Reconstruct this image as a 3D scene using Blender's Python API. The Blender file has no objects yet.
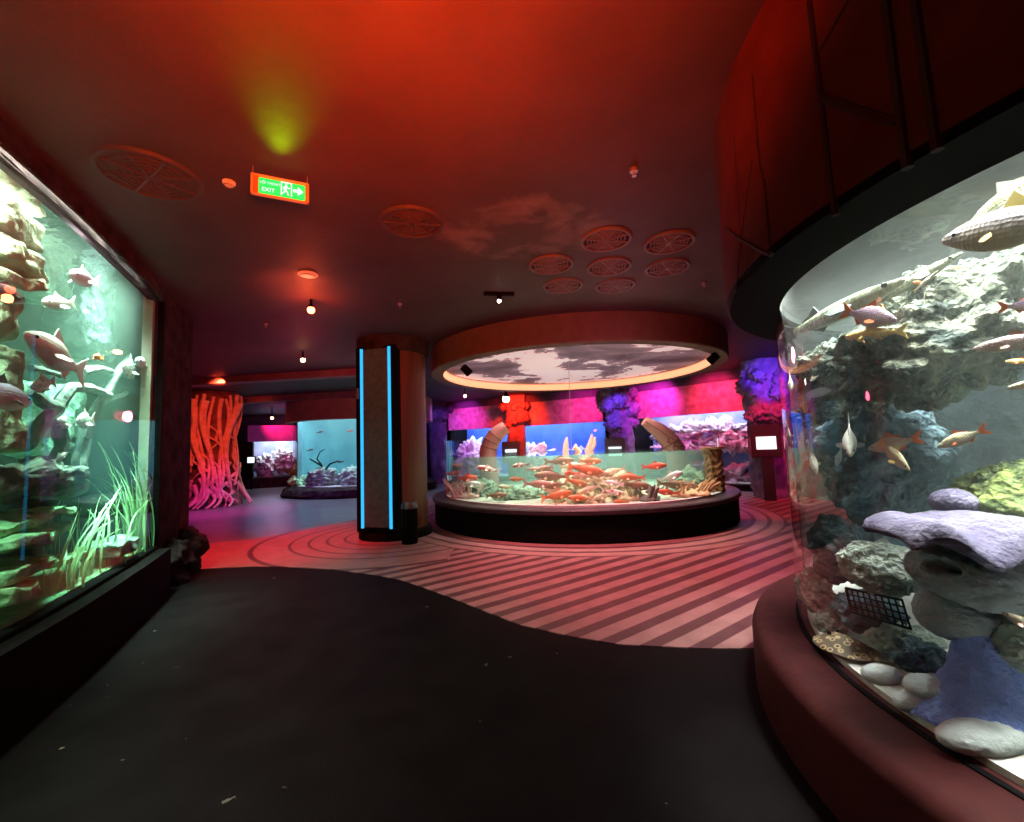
import bpy, bmesh, math, random
from mathutils import Vector, Matrix, noise
random.seed(7)
C = bpy.context.scene.collection
sc = bpy.context.scene
PI = math.pi
sc.view_settings.view_transform = 'Standard'; sc.view_settings.look = 'None'
sc.view_settings.exposure = 0.0; sc.view_settings.gamma = 1.0; sc.view_settings.use_curve_mapping = False
cy = sc.cycles
cy.use_denoising = True
try: cy.denoiser = 'OPENIMAGEDENOISE'
except Exception: pass
cy.max_bounces = 8; cy.diffuse_bounces = 3; cy.glossy_bounces = 3; cy.transmission_bounces = 4
cy.transparent_max_bounces = 24; cy.volume_bounces = 0
cy.sample_clamp_indirect = 4.0; cy.caustics_reflective = False; cy.caustics_refractive = False

# ------------------------------------------------------------------ camera
FPX = 440.0
PITCH, ROLL = math.radians(4.55), math.radians(2.0)
EYE = Vector((0, 0, 1.6))
F = Vector((0, math.cos(PITCH), math.sin(PITCH)))
U0 = Vector((0, -math.sin(PITCH), math.cos(PITCH))); R0 = Vector((1, 0, 0))
RT = math.cos(ROLL) * R0 - math.sin(ROLL) * U0
UP = math.cos(ROLL) * U0 + math.sin(ROLL) * R0
cd = bpy.data.cameras.new('camera'); cam = bpy.data.objects.new('camera', cd); C.objects.link(cam)
cd.sensor_width = 36; cd.lens = FPX / 1024 * 36; cd.clip_start = 0.05; cd.clip_end = 200
cam.matrix_world = Matrix(((RT.x, UP.x, -F.x, EYE.x), (RT.y, UP.y, -F.y, EYE.y), (RT.z, UP.z, -F.z, EYE.z), (0, 0, 0, 1)))
sc.camera = cam

def ray(px, py):
    return (F + (px - 512) / FPX * RT - (py - 411) / FPX * UP)
def atZ(px, py, z):
    d = ray(px, py); return EYE + d * ((z - EYE.z) / d.z)
def atY(px, py, Y):
    d = ray(px, py); return EYE + d * (Y / d.y)
def at_cyl(px, py, c, R, dist):
    """the point DIST metres behind where a sight line enters an upright round tank"""
    d = ray(px, py).normalized(); h = Vector((d.x, d.y)); k = h.length; h /= k
    cc = Vector((c[0], c[1])); al = cc.dot(h); pp = cc.length_squared - al * al
    hc = math.sqrt(max(R * R - pp, 0.0)); t = al - hc + min(dist, hc)
    return EYE + d * (t / k)

# ------------------------------------------------------------------ materials
def mat(name, col, col2=None, rough=0.6, scale=6.0, bump=0.0, bscale=None, metal=0.0, spec=0.5, detail=6, contrast=(0.35, 0.65), vor=0.0, coat=0.0):
    m = bpy.data.materials.new(name); m.use_nodes = True
    nt = m.node_tree; N = nt.nodes; L = nt.links
    b = N['Principled BSDF']
    b.inputs['Base Color'].default_value = (*col, 1); b.inputs['Roughness'].default_value = rough
    b.inputs['Metallic'].default_value = metal; b.inputs['Specular IOR Level'].default_value = spec
    b.inputs['Coat Weight'].default_value = coat
    tc = N.new('ShaderNodeTexCoord')
    if col2 is not None:
        n = N.new('ShaderNodeTexNoise'); n.inputs['Scale'].default_value = scale; n.inputs['Detail'].default_value = detail
        L.new(tc.outputs['Object'], n.inputs['Vector'])
        r = N.new('ShaderNodeValToRGB'); r.color_ramp.elements[0].position = contrast[0]; r.color_ramp.elements[1].position = contrast[1]
        r.color_ramp.elements[0].color = (*col, 1); r.color_ramp.elements[1].color = (*col2, 1)
        L.new(n.outputs['Fac'], r.inputs['Fac']); L.new(r.outputs['Color'], b.inputs['Base Color'])
    if bump > 0:
        n2 = N.new('ShaderNodeTexNoise'); n2.inputs['Scale'].default_value = bscale or scale * 3; n2.inputs['Detail'].default_value = 8
        L.new(tc.outputs['Object'], n2.inputs['Vector'])
        bp = N.new('ShaderNodeBump'); bp.inputs['Strength'].default_value = bump; bp.inputs['Distance'].default_value = 0.03
        h = n2.outputs['Fac']
        if vor > 0:
            v = N.new('ShaderNodeTexVoronoi'); v.inputs['Scale'].default_value = vor
            L.new(tc.outputs['Object'], v.inputs['Vector'])
            ad = N.new('ShaderNodeMath'); ad.operation = 'ADD'; L.new(h, ad.inputs[0]); L.new(v.outputs['Distance'], ad.inputs[1]); h = ad.outputs[0]
        L.new(h, bp.inputs['Height']); L.new(bp.outputs['Normal'], b.inputs['Normal'])
    return m
def emit(name, col, s):
    m = bpy.data.materials.new(name); m.use_nodes = True
    b = m.node_tree.nodes['Principled BSDF']
    b.inputs['Base Color'].default_value = (*[c * .3 for c in col], 1)
    b.inputs['Emission Color'].default_value = (*col, 1); b.inputs['Emission Strength'].default_value = s
    return m
def clear(name, ior=1.45, tint=(1, 1, 1), absorb=None, density=0.1, scatter=None, sdens=0.0, gloss=(1, 1, 1)):
    """clear sheet or body: sharp reflection by angle, otherwise see-through; the body of water also takes colour out of the light"""
    m = bpy.data.materials.new(name); m.use_nodes = True
    nt = m.node_tree; N = nt.nodes; L = nt.links; N.remove(N['Principled BSDF'])
    out = N['Material Output']
    t = N.new('ShaderNodeBsdfTransparent'); t.inputs['Color'].default_value = (*tint, 1)
    g = N.new('ShaderNodeBsdfGlossy'); g.inputs['Roughness'].default_value = 0.0; g.inputs['Color'].default_value = (*gloss, 1)
    fr = N.new('ShaderNodeFresnel'); fr.inputs['IOR'].default_value = ior
    ge = N.new('ShaderNodeNewGeometry')
    mu = N.new('ShaderNodeMath'); mu.operation = 'MULTIPLY'; inv = N.new('ShaderNodeMath'); inv.operation = 'SUBTRACT'; inv.inputs[0].default_value = 1
    L.new(ge.outputs['Backfacing'], inv.inputs[1]); L.new(fr.outputs['Fac'], mu.inputs[0]); L.new(inv.outputs[0], mu.inputs[1])
    mx = N.new('ShaderNodeMixShader'); L.new(mu.outputs[0], mx.inputs['Fac']); L.new(t.outputs[0], mx.inputs[1]); L.new(g.outputs[0], mx.inputs[2])
    L.new(mx.outputs[0], out.inputs['Surface'])
    if absorb:
        a = N.new('ShaderNodeVolumeAbsorption'); a.inputs['Color'].default_value = (*absorb, 1); a.inputs['Density'].default_value = density
        vol = a.outputs[0]
        if scatter:
            s = N.new('ShaderNodeVolumeScatter'); s.inputs['Color'].default_value = (*scatter, 1); s.inputs['Density'].default_value = sdens
            s.inputs['Anisotropy'].default_value = 0.2
            ad = N.new('ShaderNodeAddShader'); L.new(a.outputs[0], ad.inputs[0]); L.new(s.outputs[0], ad.inputs[1]); vol = ad.outputs[0]
        L.new(vol, out.inputs['Volume'])
    return m

def water_surface():
    m = bpy.data.materials.new('water surface'); m.use_nodes = True
    nt = m.node_tree; N = nt.nodes; L = nt.links; N.remove(N['Principled BSDF'])
    t = N.new('ShaderNodeBsdfTransparent'); g = N.new('ShaderNodeBsdfGlossy'); g.inputs['Roughness'].default_value = 0.03
    tc = N.new('ShaderNodeTexCoord'); nz = N.new('ShaderNodeTexNoise'); nz.inputs['Scale'].default_value = 2.2; nz.inputs['Detail'].default_value = 3
    L.new(tc.outputs['Object'], nz.inputs['Vector']); bp = N.new('ShaderNodeBump'); bp.inputs['Strength'].default_value = .6; bp.inputs['Distance'].default_value = .06
    L.new(nz.outputs['Fac'], bp.inputs['Height']); L.new(bp.outputs['Normal'], g.inputs['Normal'])
    fr = N.new('ShaderNodeFresnel'); fr.inputs['IOR'].default_value = 1.33; mx = N.new('ShaderNodeMixShader')
    L.new(fr.outputs[0], mx.inputs[0]); L.new(t.outputs[0], mx.inputs[1]); L.new(g.outputs[0], mx.inputs[2]); L.new(mx.outputs[0], N['Material Output'].inputs['Surface'])
    return m
M = {}
def setup_materials():
    M['black'] = mat('black paint', (.005, .0045, .005), rough=.8, spec=.05)
    M['blackrough'] = mat('black render', (.006, .005, .005), (.011, .009, .009), rough=.85, scale=20, bump=.25, spec=.05)
    M['darkrock'] = mat('dark rockwork', (.02, .012, .013), (.05, .032, .034), rough=.9, scale=5, bump=.8, bscale=9, spec=.06)
    M['glass'] = clear('clear acrylic', 1.33, (.97, .985, .98))
    M['surface'] = water_surface()
    M['steel'] = mat('grey metal', (.35, .34, .34), rough=.4, metal=.7)
    M['white'] = mat('white paint', (.75, .74, .72), rough=.5)
    M['sand'] = mat('white sand', (.6, .58, .52), (.74, .72, .66), rough=.9, scale=30, bump=.2, bscale=120)
    M['grout'] = mat('vent metal', (.12, .10, .11), rough=.7); M['plastered'] = mat('painted over vent', (.05, .033, .036), rough=.7)
    M['ventback'] = mat('vent dark backing', (.007, .004, .005), rough=.9)
setup_materials()

# ------------------------------------------------------------------ mesh helpers
class MB:
    def __init__(s): s.v = []; s.f = []
    def add(s, vs, fs):
        b = len(s.v); s.v += [tuple(v) for v in vs]; s.f += [tuple(b + i for i in f) for f in fs]; return s
    def box(s, c, d, mtx=None, bev=0.0):
        x, y, z = d[0] / 2, d[1] / 2, d[2] / 2
        if bev > 0:
            bm = bmesh.new(); bmesh.ops.create_cube(bm, size=1)
            for v in bm.verts: v.co = Vector((v.co.x * d[0], v.co.y * d[1], v.co.z * d[2]))
            bmesh.ops.bevel(bm, geom=bm.edges[:], offset=bev, segments=2, affect='EDGES')
            bm.verts.index_update()
            vs = [v.co.copy() for v in bm.verts]; fs = [[v.index for v in f.verts] for f in bm.faces]; bm.free()
        else:
            vs = [Vector((sx * x, sy * y, sz * z)) for sz in (-1, 1) for sx, sy in ((-1, -1), (1, -1), (1, 1), (-1, 1))]
            fs = [(3, 2, 1, 0), (4, 5, 6, 7), (0, 1, 5, 4), (1, 2, 6, 5), (2, 3, 7, 6), (3, 0, 4, 7)]
        vs = [(mtx @ v if mtx else v) + Vector(c) for v in vs]
        return s.add(vs, fs)
    def lathe(s, prof, n=48, c=(0, 0, 0), a0=0, a1=2 * PI, closed=False):
        """prof: list of (r, z); closed joins last to first"""
        full = abs(a1 - a0 - 2 * PI) < 1e-6; m = n if full else n + 1; k = len(prof)
        vs = [(c[0] + r * math.cos(a0 + (a1 - a0) * i / n), c[1] + r * math.sin(a0 + (a1 - a0) * i / n), c[2] + z) for i in range(m) for r, z in prof]
        fs = []
        for i in range(n):
            j = (i + 1) % m
            for q in range(k if closed else k - 1):
                w = (q + 1) % k
                fs.append((i * k + q, j * k + q, j * k + w, i * k + w))
        if not full and closed:
            fs.append(tuple(range(k))); fs.append(tuple((m - 1) * k + q for q in reversed(range(k))))
        return s.add(vs, fs)
    def tube(s, pts, rads, n=8, cap=True):
        pts = [Vector(p) for p in pts]
        if not hasattr(rads, '__len__'): rads = [rads] * len(pts)
        vs = []; fs = []; nrm = None
        for i, p in enumerate(pts):
            t = (pts[min(i + 1, len(pts) - 1)] - pts[max(i - 1, 0)]).normalized()
            if nrm is None:
                nrm = t.orthogonal().normalized()
            nrm = (nrm - t * nrm.dot(t)).normalized(); bn = t.cross(nrm)
            for k in range(n):
                a = 2 * PI * k / n; vs.append(p + (nrm * math.cos(a) + bn * math.sin(a)) * rads[i])
        for i in range(len(pts) - 1):
            for k in range(n):
                j = (k + 1) % n; fs.append((i * n + k, i * n + j, (i + 1) * n + j, (i + 1) * n + k))
        if cap:
            fs.append(tuple(reversed(range(n)))); fs.append(tuple((len(pts) - 1) * n + k for k in range(n)))
        return s.add(vs, fs)
    def prism(s, poly, z0, z1):
        n = len(poly); ar = sum(poly[i][0] * poly[(i + 1) % n][1] - poly[(i + 1) % n][0] * poly[i][1] for i in range(n))
        if ar < 0: poly = poly[::-1]
        vs = [(p[0], p[1], z0) for p in poly] + [(p[0], p[1], z1) for p in poly]
        fs = [tuple(reversed(range(n))), tuple(range(n, 2 * n))] + [(i, (i + 1) % n, n + (i + 1) % n, n + i) for i in range(n)]
        return s.add(vs, fs)
    def plate(s, outline, th, mtx):
        """flat outline in local xz, thickness along y, placed by mtx"""
        n = len(outline)
        vs = [mtx @ Vector((x, -th / 2, z)) for x, z in outline] + [mtx @ Vector((x, th / 2, z)) for x, z in outline]
        fs = [tuple(range(n)), tuple(reversed(range(n, 2 * n)))] + [((i + 1) % n, i, n + i, n + (i + 1) % n) for i in range(n)]
        return s.add(vs, fs)
    def ico(s, c, r, sub=2, sq=(1, 1, 1)):
        bm = bmesh.new(); bmesh.ops.create_icosphere(bm, subdivisions=sub, radius=1); bm.verts.index_update()
        s.add([(c[0] + v.co.x * r * sq[0], c[1] + v.co.y * r * sq[1], c[2] + v.co.z * r * sq[2]) for v in bm.verts], [[v.index for v in f.verts] for f in bm.faces]); bm.free(); return s
    def mesh(s, name, m, smooth=False):
        me = bpy.data.meshes.new(name); me.from_pydata(s.v, [], s.f); me.update()
        if m: me.materials.append(m)
        if smooth:
            me.polygons.foreach_set('use_smooth', [True] * len(me.polygons))
            try: me.set_sharp_from_angle(angle=math.radians(40))
            except Exception: pass
        return me
    def obj(s, name, m, parent=None, smooth=False):
        return link(name, s.mesh(name, m, smooth), parent)
def link(name, me, parent=None):
    o = bpy.data.objects.new(name, me); C.objects.link(o)
    if parent is not None:
        o.parent = parent; o.matrix_parent_inverse = Matrix.Translation(-parent.location) if parent.type == 'EMPTY' else Matrix.Identity(4)
    return o
def thing(name, label, cat, loc=(0, 0, 0), group=None):
    o = bpy.data.objects.new(name, None); C.objects.link(o); o.location = loc; o.empty_display_size = .1
    return tag(o, label, cat, group)
def tag(o, label, cat, group=None):
    o['label'] = label; o['category'] = cat
    if group: o['group'] = group
    return o
def struct(o): o['kind'] = 'structure'; return o

def fbm(p, s, oct=5):
    return noise.fractal(Vector(p) * s, 1.0, 2.0, oct)
def ridged(p, s, oct=5):
    return noise.ridged_multi_fractal(Vector(p) * s, 1.0, 2.0, oct, 1.0, 2.0)
def rock_mesh(name, m, size, seed=0, amp=.18, freq=1.6, sub=5, strata=0.0, sfreq=7.0, tilt=(0, 0, 1), dents=(), rot=None, rid=.0, flat=0.0):
    bm = bmesh.new(); bmesh.ops.create_icosphere(bm, subdivisions=sub, radius=1.0)
    off = Vector((seed * 7.13, seed * 3.7, seed * 5.9)); tl = Vector(tilt).normalized()
    sz = Vector(size); mean = (sz.x + sz.y + sz.z) / 3
    for v in bm.verts:
        n = v.co.normalized()
        if flat: n = Vector((n.x, n.y, math.copysign(abs(n.z) ** (1 - flat), n.z)))
        p = Vector((n.x * sz.x, n.y * sz.y, n.z * sz.z)); q = p + off
        d = amp * fbm(q, freq / mean, 5) * mean
        d += .035 * mean * fbm(q, 9 / mean, 4)
        if rid: d += rid * mean * (ridged(q, freq * 1.3 / mean, 5) - 1.0)
        if strata:
            h = p.dot(tl) * sfreq + 1.2 * fbm(q, 1.2 / mean, 3)
            d += strata * mean * (abs((h % 1.0) - .5) * 2 - .5)
        for dc, dr, dd in dents:
            l = (v.co.normalized() - Vector(dc).normalized()).length
            if l < dr: d -= dd * (1 - (l / dr) ** 4)
        v.co = p + v.co.normalized() * d
    if rot is not None: bmesh.ops.transform(bm, matrix=rot, verts=bm.verts)
    me = bpy.data.meshes.new(name); bm.to_mesh(me); bm.free()
    me.materials.append(m); me.polygons.foreach_set('use_smooth', [True] * len(me.polygons))
    return me
def rock(name, m, loc, size, label, cat='rock', group=None, parent=None, **kw):
    me = rock_mesh(name, m, size, **kw); o = bpy.data.objects.new(name, me); C.objects.link(o); o.location = loc
    if parent is not None: o.parent = parent; o.matrix_parent_inverse = Matrix.Translation(-parent.location)
    if label: tag(o, label, cat, group)
    return o
def light(kind, name, loc, energy, col, target=None, size=.1, sizey=None, angle=60, blend=.5, spread=None):
    d = bpy.data.lights.new(name, kind); d.energy = energy; d.color = col
    o = bpy.data.objects.new(name, d); C.objects.link(o); o.location = loc
    if kind == 'AREA':
        d.size = size
        if sizey: d.shape = 'RECTANGLE'; d.size_y = sizey
        if spread: d.spread = math.radians(spread)
    else: d.shadow_soft_size = size
    if kind == 'SPOT': d.spot_size = math.radians(angle); d.spot_blend = blend
    if target is not None:
        o.rotation_euler = (Vector(target) - Vector(loc)).to_track_quat('-Z', 'Y').to_euler()
    return o

# ------------------------------------------------------------------ places
RC, RR = (3.8, 1.95), 2.22          # round reef tank on the right
KC, KR = (1.5, 10.4), 3.05          # round koi pool
COL = Vector((-2.28, 8.5, 0))       # round column
CEIL = 3.7
LG = [(-2.45, .6), (-2.62, 1.2), (-2.8, 1.75), (-3.11, 2.6), (-3.42, 3.4), (-3.74, 4.12), (-4.03, 4.76), (-4.32, 5.35)]   # front of left tank

# ------------------------------------------------------------------ the hall
def nodes_of(m): return m.node_tree.nodes, m.node_tree.links
def math_node(N, L, op, a, b=None):
    n = N.new('ShaderNodeMath'); n.operation = op
    for i, x in enumerate((a, b)):
        if x is None: continue
        if isinstance(x, (int, float)): n.inputs[i].default_value = x
        else: L.new(x, n.inputs[i])
    return n.outputs[0]

def build_shell():
    # dark asphalt-like floor with pale specks
    m = mat('dark coated floor', (.0036, .0026, .0029), (.0066, .005, .0055), rough=.55, scale=3, bump=.25, bscale=140, spec=.04)
    N, L = nodes_of(m); b = N['Principled BSDF']
    tc = [n for n in N if n.type == 'TEX_COORD'][0]; old = b.inputs['Base Color'].links[0].from_socket
    v = N.new('ShaderNodeTexNoise'); v.inputs['Scale'].default_value = 9; v.inputs['Detail'].default_value = 3; L.new(tc.outputs['Object'], v.inputs['Vector'])
    g = math_node(N, L, 'GREATER_THAN', v.outputs['Fac'], .735)
    mx = N.new('ShaderNodeMix'); mx.data_type = 'RGBA'; L.new(g, mx.inputs['Factor']); L.new(old, mx.inputs['A']); mx.inputs['B'].default_value = (.16, .13, .11, 1)
    L.new(mx.outputs['Result'], b.inputs['Base Color'])
    struct(MB().box((-3, 10, -.05), (32, 32, .1)).obj('floor', m))
    # glossy grey floor beyond the patterned deck
    m = mat('grey glossy floor', (.085, .08, .095), (.13, .125, .145), rough=.28, scale=2, bump=.25, bscale=5, spec=.6)
    far = [(-17, 6.55), (-4.66, 6.55), (-4.66, 7.4), (-5.87, 8.19), (-5.04, 8.49), (-4.47, 9.27), (-3.77, 10.48), (-3.1, 13), (-2.4, 16.2), (-3, 20.8), (-6, 24.5), (-17, 24.5)]
    struct(MB().prism(far, 0, .004).obj('floor_far', m))
    # patterned deck: light boards with dark bands, slanting, and rings round the column and the pool
    m = bpy.data.materials.new('patterned floor'); m.use_nodes = True; N, L = nodes_of(m); b = N['Principled BSDF']
    tc = N.new('ShaderNodeTexCoord'); sp = N.new('ShaderNodeSeparateXYZ'); L.new(tc.outputs['Object'], sp.inputs[0])
    X, Yy = sp.outputs['X'], sp.outputs['Y']
    an = math.radians(36.5)
    def band(val, period, duty):
        fr = math_node(N, L, 'FRACT', math_node(N, L, 'MULTIPLY', val, 1 / period)); return math_node(N, L, 'LESS_THAN', fr, duty)
    def dist(cx, cyy):
        dx = math_node(N, L, 'SUBTRACT', X, cx); dy = math_node(N, L, 'SUBTRACT', Yy, cyy)
        return math_node(N, L, 'SQRT', math_node(N, L, 'ADD', math_node(N, L, 'MULTIPLY', dx, dx), math_node(N, L, 'MULTIPLY', dy, dy)))
    perp = math_node(N, L, 'ADD', math_node(N, L, 'MULTIPLY', X, -math.sin(an)), math_node(N, L, 'MULTIPLY', Yy, math.cos(an)))
    st = band(math_node(N, L, 'ADD', perp, 20.05), .265, .45)
    dc = dist(COL.x, COL.y); dk = dist(*KC)
    rc_ = band(math_node(N, L, 'ADD', dc, .02), .3, .17); rk = band(dk, .27, .3)
    edge = math_node(N, L, 'MULTIPLY', math_node(N, L, 'GREATER_THAN', dc, 2.34), math_node(N, L, 'LESS_THAN', dc, 2.42))
    in_c = math_node(N, L, 'MULTIPLY', math_node(N, L, 'LESS_THAN', dc, 2.42), math_node(N, L, 'LESS_THAN', X, -1.0))
    ring_c = math_node(N, L, 'MAXIMUM', math_node(N, L, 'MULTIPLY', rc_, math_node(N, L, 'LESS_THAN', dc, 1.95)), edge)
    in_k = math_node(N, L, 'LESS_THAN', dk, 4.1)
    far_l = math_node(N, L, 'LESS_THAN', X, -2.4)
    st2 = math_node(N, L, 'MULTIPLY', st, math_node(N, L, 'SUBTRACT', 1, far_l))
    def mixf(f, a, bb):
        mm = N.new('ShaderNodeMix'); L.new(f, mm.inputs['Factor'])
        L.new(a, mm.inputs['A']); L.new(bb, mm.inputs['B']); return mm.outputs['Result']
    pat = mixf(in_k, mixf(in_c, st2, ring_c), rk)
    nz = N.new('ShaderNodeTexNoise'); nz.inputs['Scale'].default_value = 5; nz.inputs['Detail'].default_value = 8; L.new(tc.outputs['Object'], nz.inputs['Vector'])
    rp = N.new('ShaderNodeMix'); rp.data_type = 'RGBA'; L.new(pat, rp.inputs['Factor'])
    rp.inputs['A'].default_value = (.33, .175, .165, 1); rp.inputs['B'].default_value = (.105, .043, .047, 1)
    hs = N.new('ShaderNodeMix'); hs.data_type = 'RGBA'; hs.blend_type = 'MULTIPLY'; hs.inputs['Factor'].default_value = .45
    L.new(rp.outputs['Result'], hs.inputs['A']); L.new(nz.outputs['Color'], hs.inputs['B'])
    gr = N.new('ShaderNodeRGBToBW'); L.new(nz.outputs['Color'], gr.inputs[0])
    mul = N.new('ShaderNodeMapRange'); mul.inputs['From Min'].default_value = .3; mul.inputs['From Max'].default_value = .7; mul.inputs['To Min'].default_value = .75; mul.inputs['To Max'].default_value = 1.15
    L.new(gr.outputs[0], mul.inputs['Value'])
    L.new(mul.outputs[0], hs.inputs['B']); hs.inputs['Factor'].default_value = 1
    L.new(hs.outputs['Result'], b.inputs['Base Color'])
    b.inputs['Roughness'].default_value = .42; b.inputs['Specular IOR Level'].default_value = .2
    bp = N.new('ShaderNodeBump'); bp.inputs['Strength'].default_value = .3; bp.inputs['Distance'].default_value = .01
    L.new(math_node(N, L, 'SUBTRACT', math_node(N, L, 'MULTIPLY', nz.outputs['Fac'], .6), math_node(N, L, 'MULTIPLY', pat, .6)), bp.inputs['Height']); L.new(bp.outputs['Normal'], b.inputs['Normal'])
    near = [(-4.9, 6.36), (-4.59, 6.41), (-4.2, 6.46), (-3.84, 6.47), (-3.45, 6.42), (-3.05, 6.32), (-2.6, 6.19), (-2.24, 6.02), (-1.85, 5.83), (-1.46, 5.58), (-1.1, 5.24), (-.73, 4.86), (-.35, 4.45), (0, 4.08), (.42, 3.8), (.79, 3.62), (1.38, 3.51), (1.86, 3.47), (3, 3.6), (7.6, 5)]
    deck = near + [(7.6, 13), (3.5, 17), (-3, 20.8), (-2.4, 16.2), (-3.1, 13), (-3.77, 10.48), (-4.47, 9.27), (-5.04, 8.49), (-5.87, 8.19), (-5.4, 6.6)]
    struct(MB().prism(deck, 0, .008).obj('floor_deck', m))
    # ceiling: dark plaster with a scuffed patch by the vents
    m = mat('dark plaster ceiling', (.05, .031, .035), (.066, .04, .045), rough=.6, scale=1.5, bump=.12, bscale=14, spec=.15)
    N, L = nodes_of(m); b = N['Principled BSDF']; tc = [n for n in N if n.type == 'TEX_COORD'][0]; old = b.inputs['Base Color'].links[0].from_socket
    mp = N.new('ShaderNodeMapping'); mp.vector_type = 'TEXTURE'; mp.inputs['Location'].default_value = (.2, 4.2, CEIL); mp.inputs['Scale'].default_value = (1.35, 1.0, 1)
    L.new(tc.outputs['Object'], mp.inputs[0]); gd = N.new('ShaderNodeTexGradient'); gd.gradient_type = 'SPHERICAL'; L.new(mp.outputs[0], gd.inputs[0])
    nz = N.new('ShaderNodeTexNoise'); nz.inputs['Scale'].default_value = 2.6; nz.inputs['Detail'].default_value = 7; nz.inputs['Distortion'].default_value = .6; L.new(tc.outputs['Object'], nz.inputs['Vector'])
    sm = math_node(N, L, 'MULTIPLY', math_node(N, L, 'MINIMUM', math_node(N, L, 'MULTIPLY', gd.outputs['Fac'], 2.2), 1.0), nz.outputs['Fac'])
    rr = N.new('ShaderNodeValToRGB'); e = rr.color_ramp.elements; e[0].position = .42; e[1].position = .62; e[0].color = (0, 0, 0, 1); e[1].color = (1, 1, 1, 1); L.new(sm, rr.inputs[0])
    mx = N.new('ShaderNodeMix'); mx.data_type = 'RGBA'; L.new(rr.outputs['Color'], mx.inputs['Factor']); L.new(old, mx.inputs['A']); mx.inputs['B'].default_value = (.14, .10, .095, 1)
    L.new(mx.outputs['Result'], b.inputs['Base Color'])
    struct(MB().box((-3, 10, CEIL + .05), (32, 32, .1)).obj('ceiling', m))
    plaster = m
    # bulkhead beams across the far left ceiling
    bm_ = mat('bulkhead paint', (.16, .1, .1), (.22, .14, .14), rough=.7, scale=3, bump=.1)
    b1 = MB().prism([(-13, 12.6), (-7, 11.4), (-2.9, 10.9), (-2.9, 11.25), (-7, 11.75), (-13, 12.95)], CEIL - .17, CEIL)
    struct(b1.obj('trim_1', bm_))
    b2 = MB().prism([(-14, 17.2), (-9, 15.6), (-3, 14.8), (-3, 15.3), (-9, 16.1), (-14, 17.7)], CEIL - .22, CEIL)
    struct(b2.obj('trim_2', bm_))
    # walls
    wp = mat('dark rendered wall', (.05, .035, .04), (.08, .06, .065), rough=.8, scale=4, bump=.5)
    pk = mat('mottled fascia paint', (.38, .2, .24), (.6, .42, .45), rough=.65, scale=5, bump=.25)
    def wallrun(name, pts, z0, z1, m, th=.2):
        mb = MB()
        for a, b_ in zip(pts, pts[1:]):
            a = Vector(a); b_ = Vector(b_); d = (b_ - a).normalized(); n = Vector((-d.y, d.x)) * th
            mb.prism([tuple(a), tuple(b_), tuple(b_ + n), tuple(a + n)], z0, z1)
        return struct(mb.obj(name, m))
    wallrun('wall_left', [(-15.5, 24.2), (-14.5, 14.5), (-9.5, 7.6), (-4.95, 6.5)], 0, CEIL, wp)
    wallrun('wall_back', [(-3.2, 20.95), (-6, 24.2), (-15.5, 24.2)], 0, CEIL, wp)
    wallrun('wall_right', [(7.75, -3), (7.75, 13.0)], 0, CEIL, wp, th=-.2)
    wallrun('wall_front', [(-6.2, -3), (7.75, -3)], 0, CEIL, wp, th=-.2)
    return pk, plaster
pk, plaster = build_shell()

# ------------------------------------------------------------------ fish
FM = {}
def fmat(name, col, col2=None, rough=.35, scale=8, contrast=(.42, .58), scales=True, belly=None):
    if name in FM: return FM[name]
    m = mat('fish ' + name, col, col2, rough=rough, scale=scale, contrast=contrast, detail=2)
    N, L = nodes_of(m); b = N['Principled BSDF']; tc = [n for n in N if n.type == 'TEX_COORD'][0]
    if belly is not None:       # the lower flank blends to the belly colour
        sp = N.new('ShaderNodeSeparateXYZ'); L.new(tc.outputs['Object'], sp.inputs[0])
        mr = N.new('ShaderNodeMapRange'); mr.inputs['From Min'].default_value = .02; mr.inputs['From Max'].default_value = -.06; L.new(sp.outputs['Z'], mr.inputs['Value'])
        mx = N.new('ShaderNodeMix'); mx.data_type = 'RGBA'; L.new(mr.outputs[0], mx.inputs['Factor'])
        if b.inputs['Base Color'].is_linked: L.new(b.inputs['Base Color'].links[0].from_socket, mx.inputs['A'])
        else: mx.inputs['A'].default_value = (*col, 1)
        mx.inputs['B'].default_value = (*belly, 1); L.new(mx.outputs['Result'], b.inputs['Base Color'])
    if scales:
        mp = N.new('ShaderNodeMapping'); mp.inputs['Scale'].default_value = (30, 8, 30); L.new(tc.outputs['Object'], mp.inputs[0])
        v = N.new('ShaderNodeTexVoronoi'); v.inputs['Scale'].default_value = 1.0; v.inputs['Randomness'].default_value = .25; L.new(mp.outputs[0], v.inputs['Vector'])
        bp = N.new('ShaderNodeBump'); bp.inputs['Strength'].default_value = .5; bp.inputs['Distance'].default_value = .01
        L.new(v.outputs['Distance'], bp.inputs['Height']); L.new(bp.outputs['Normal'], b.inputs['Normal'])
    FM[name] = m; return m
FM['eye'] = mat('fish eye', (.01, .01, .01), rough=.15)
SHAPES = {   # height, width, profile along the body (tail root -> snout), tail span, tail depth
    'carp': (.25, .17, [.28, .36, .52, .74, .92, 1.0, .97, .84, .62, .30], .24, .19),
    'barb': (.36, .13, [.26, .34, .56, .84, 1.0, 1.0, .9, .7, .46, .2], .30, .22),
    'long': (.13, .11, [.40, .52, .72, .9, 1.0, 1.0, .95, .8, .55, .28], .14, .12),
    'big':  (.30, .14, [.26, .36, .58, .82, .97, 1.0, .93, .78, .55, .22], .30, .2),
}
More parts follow.
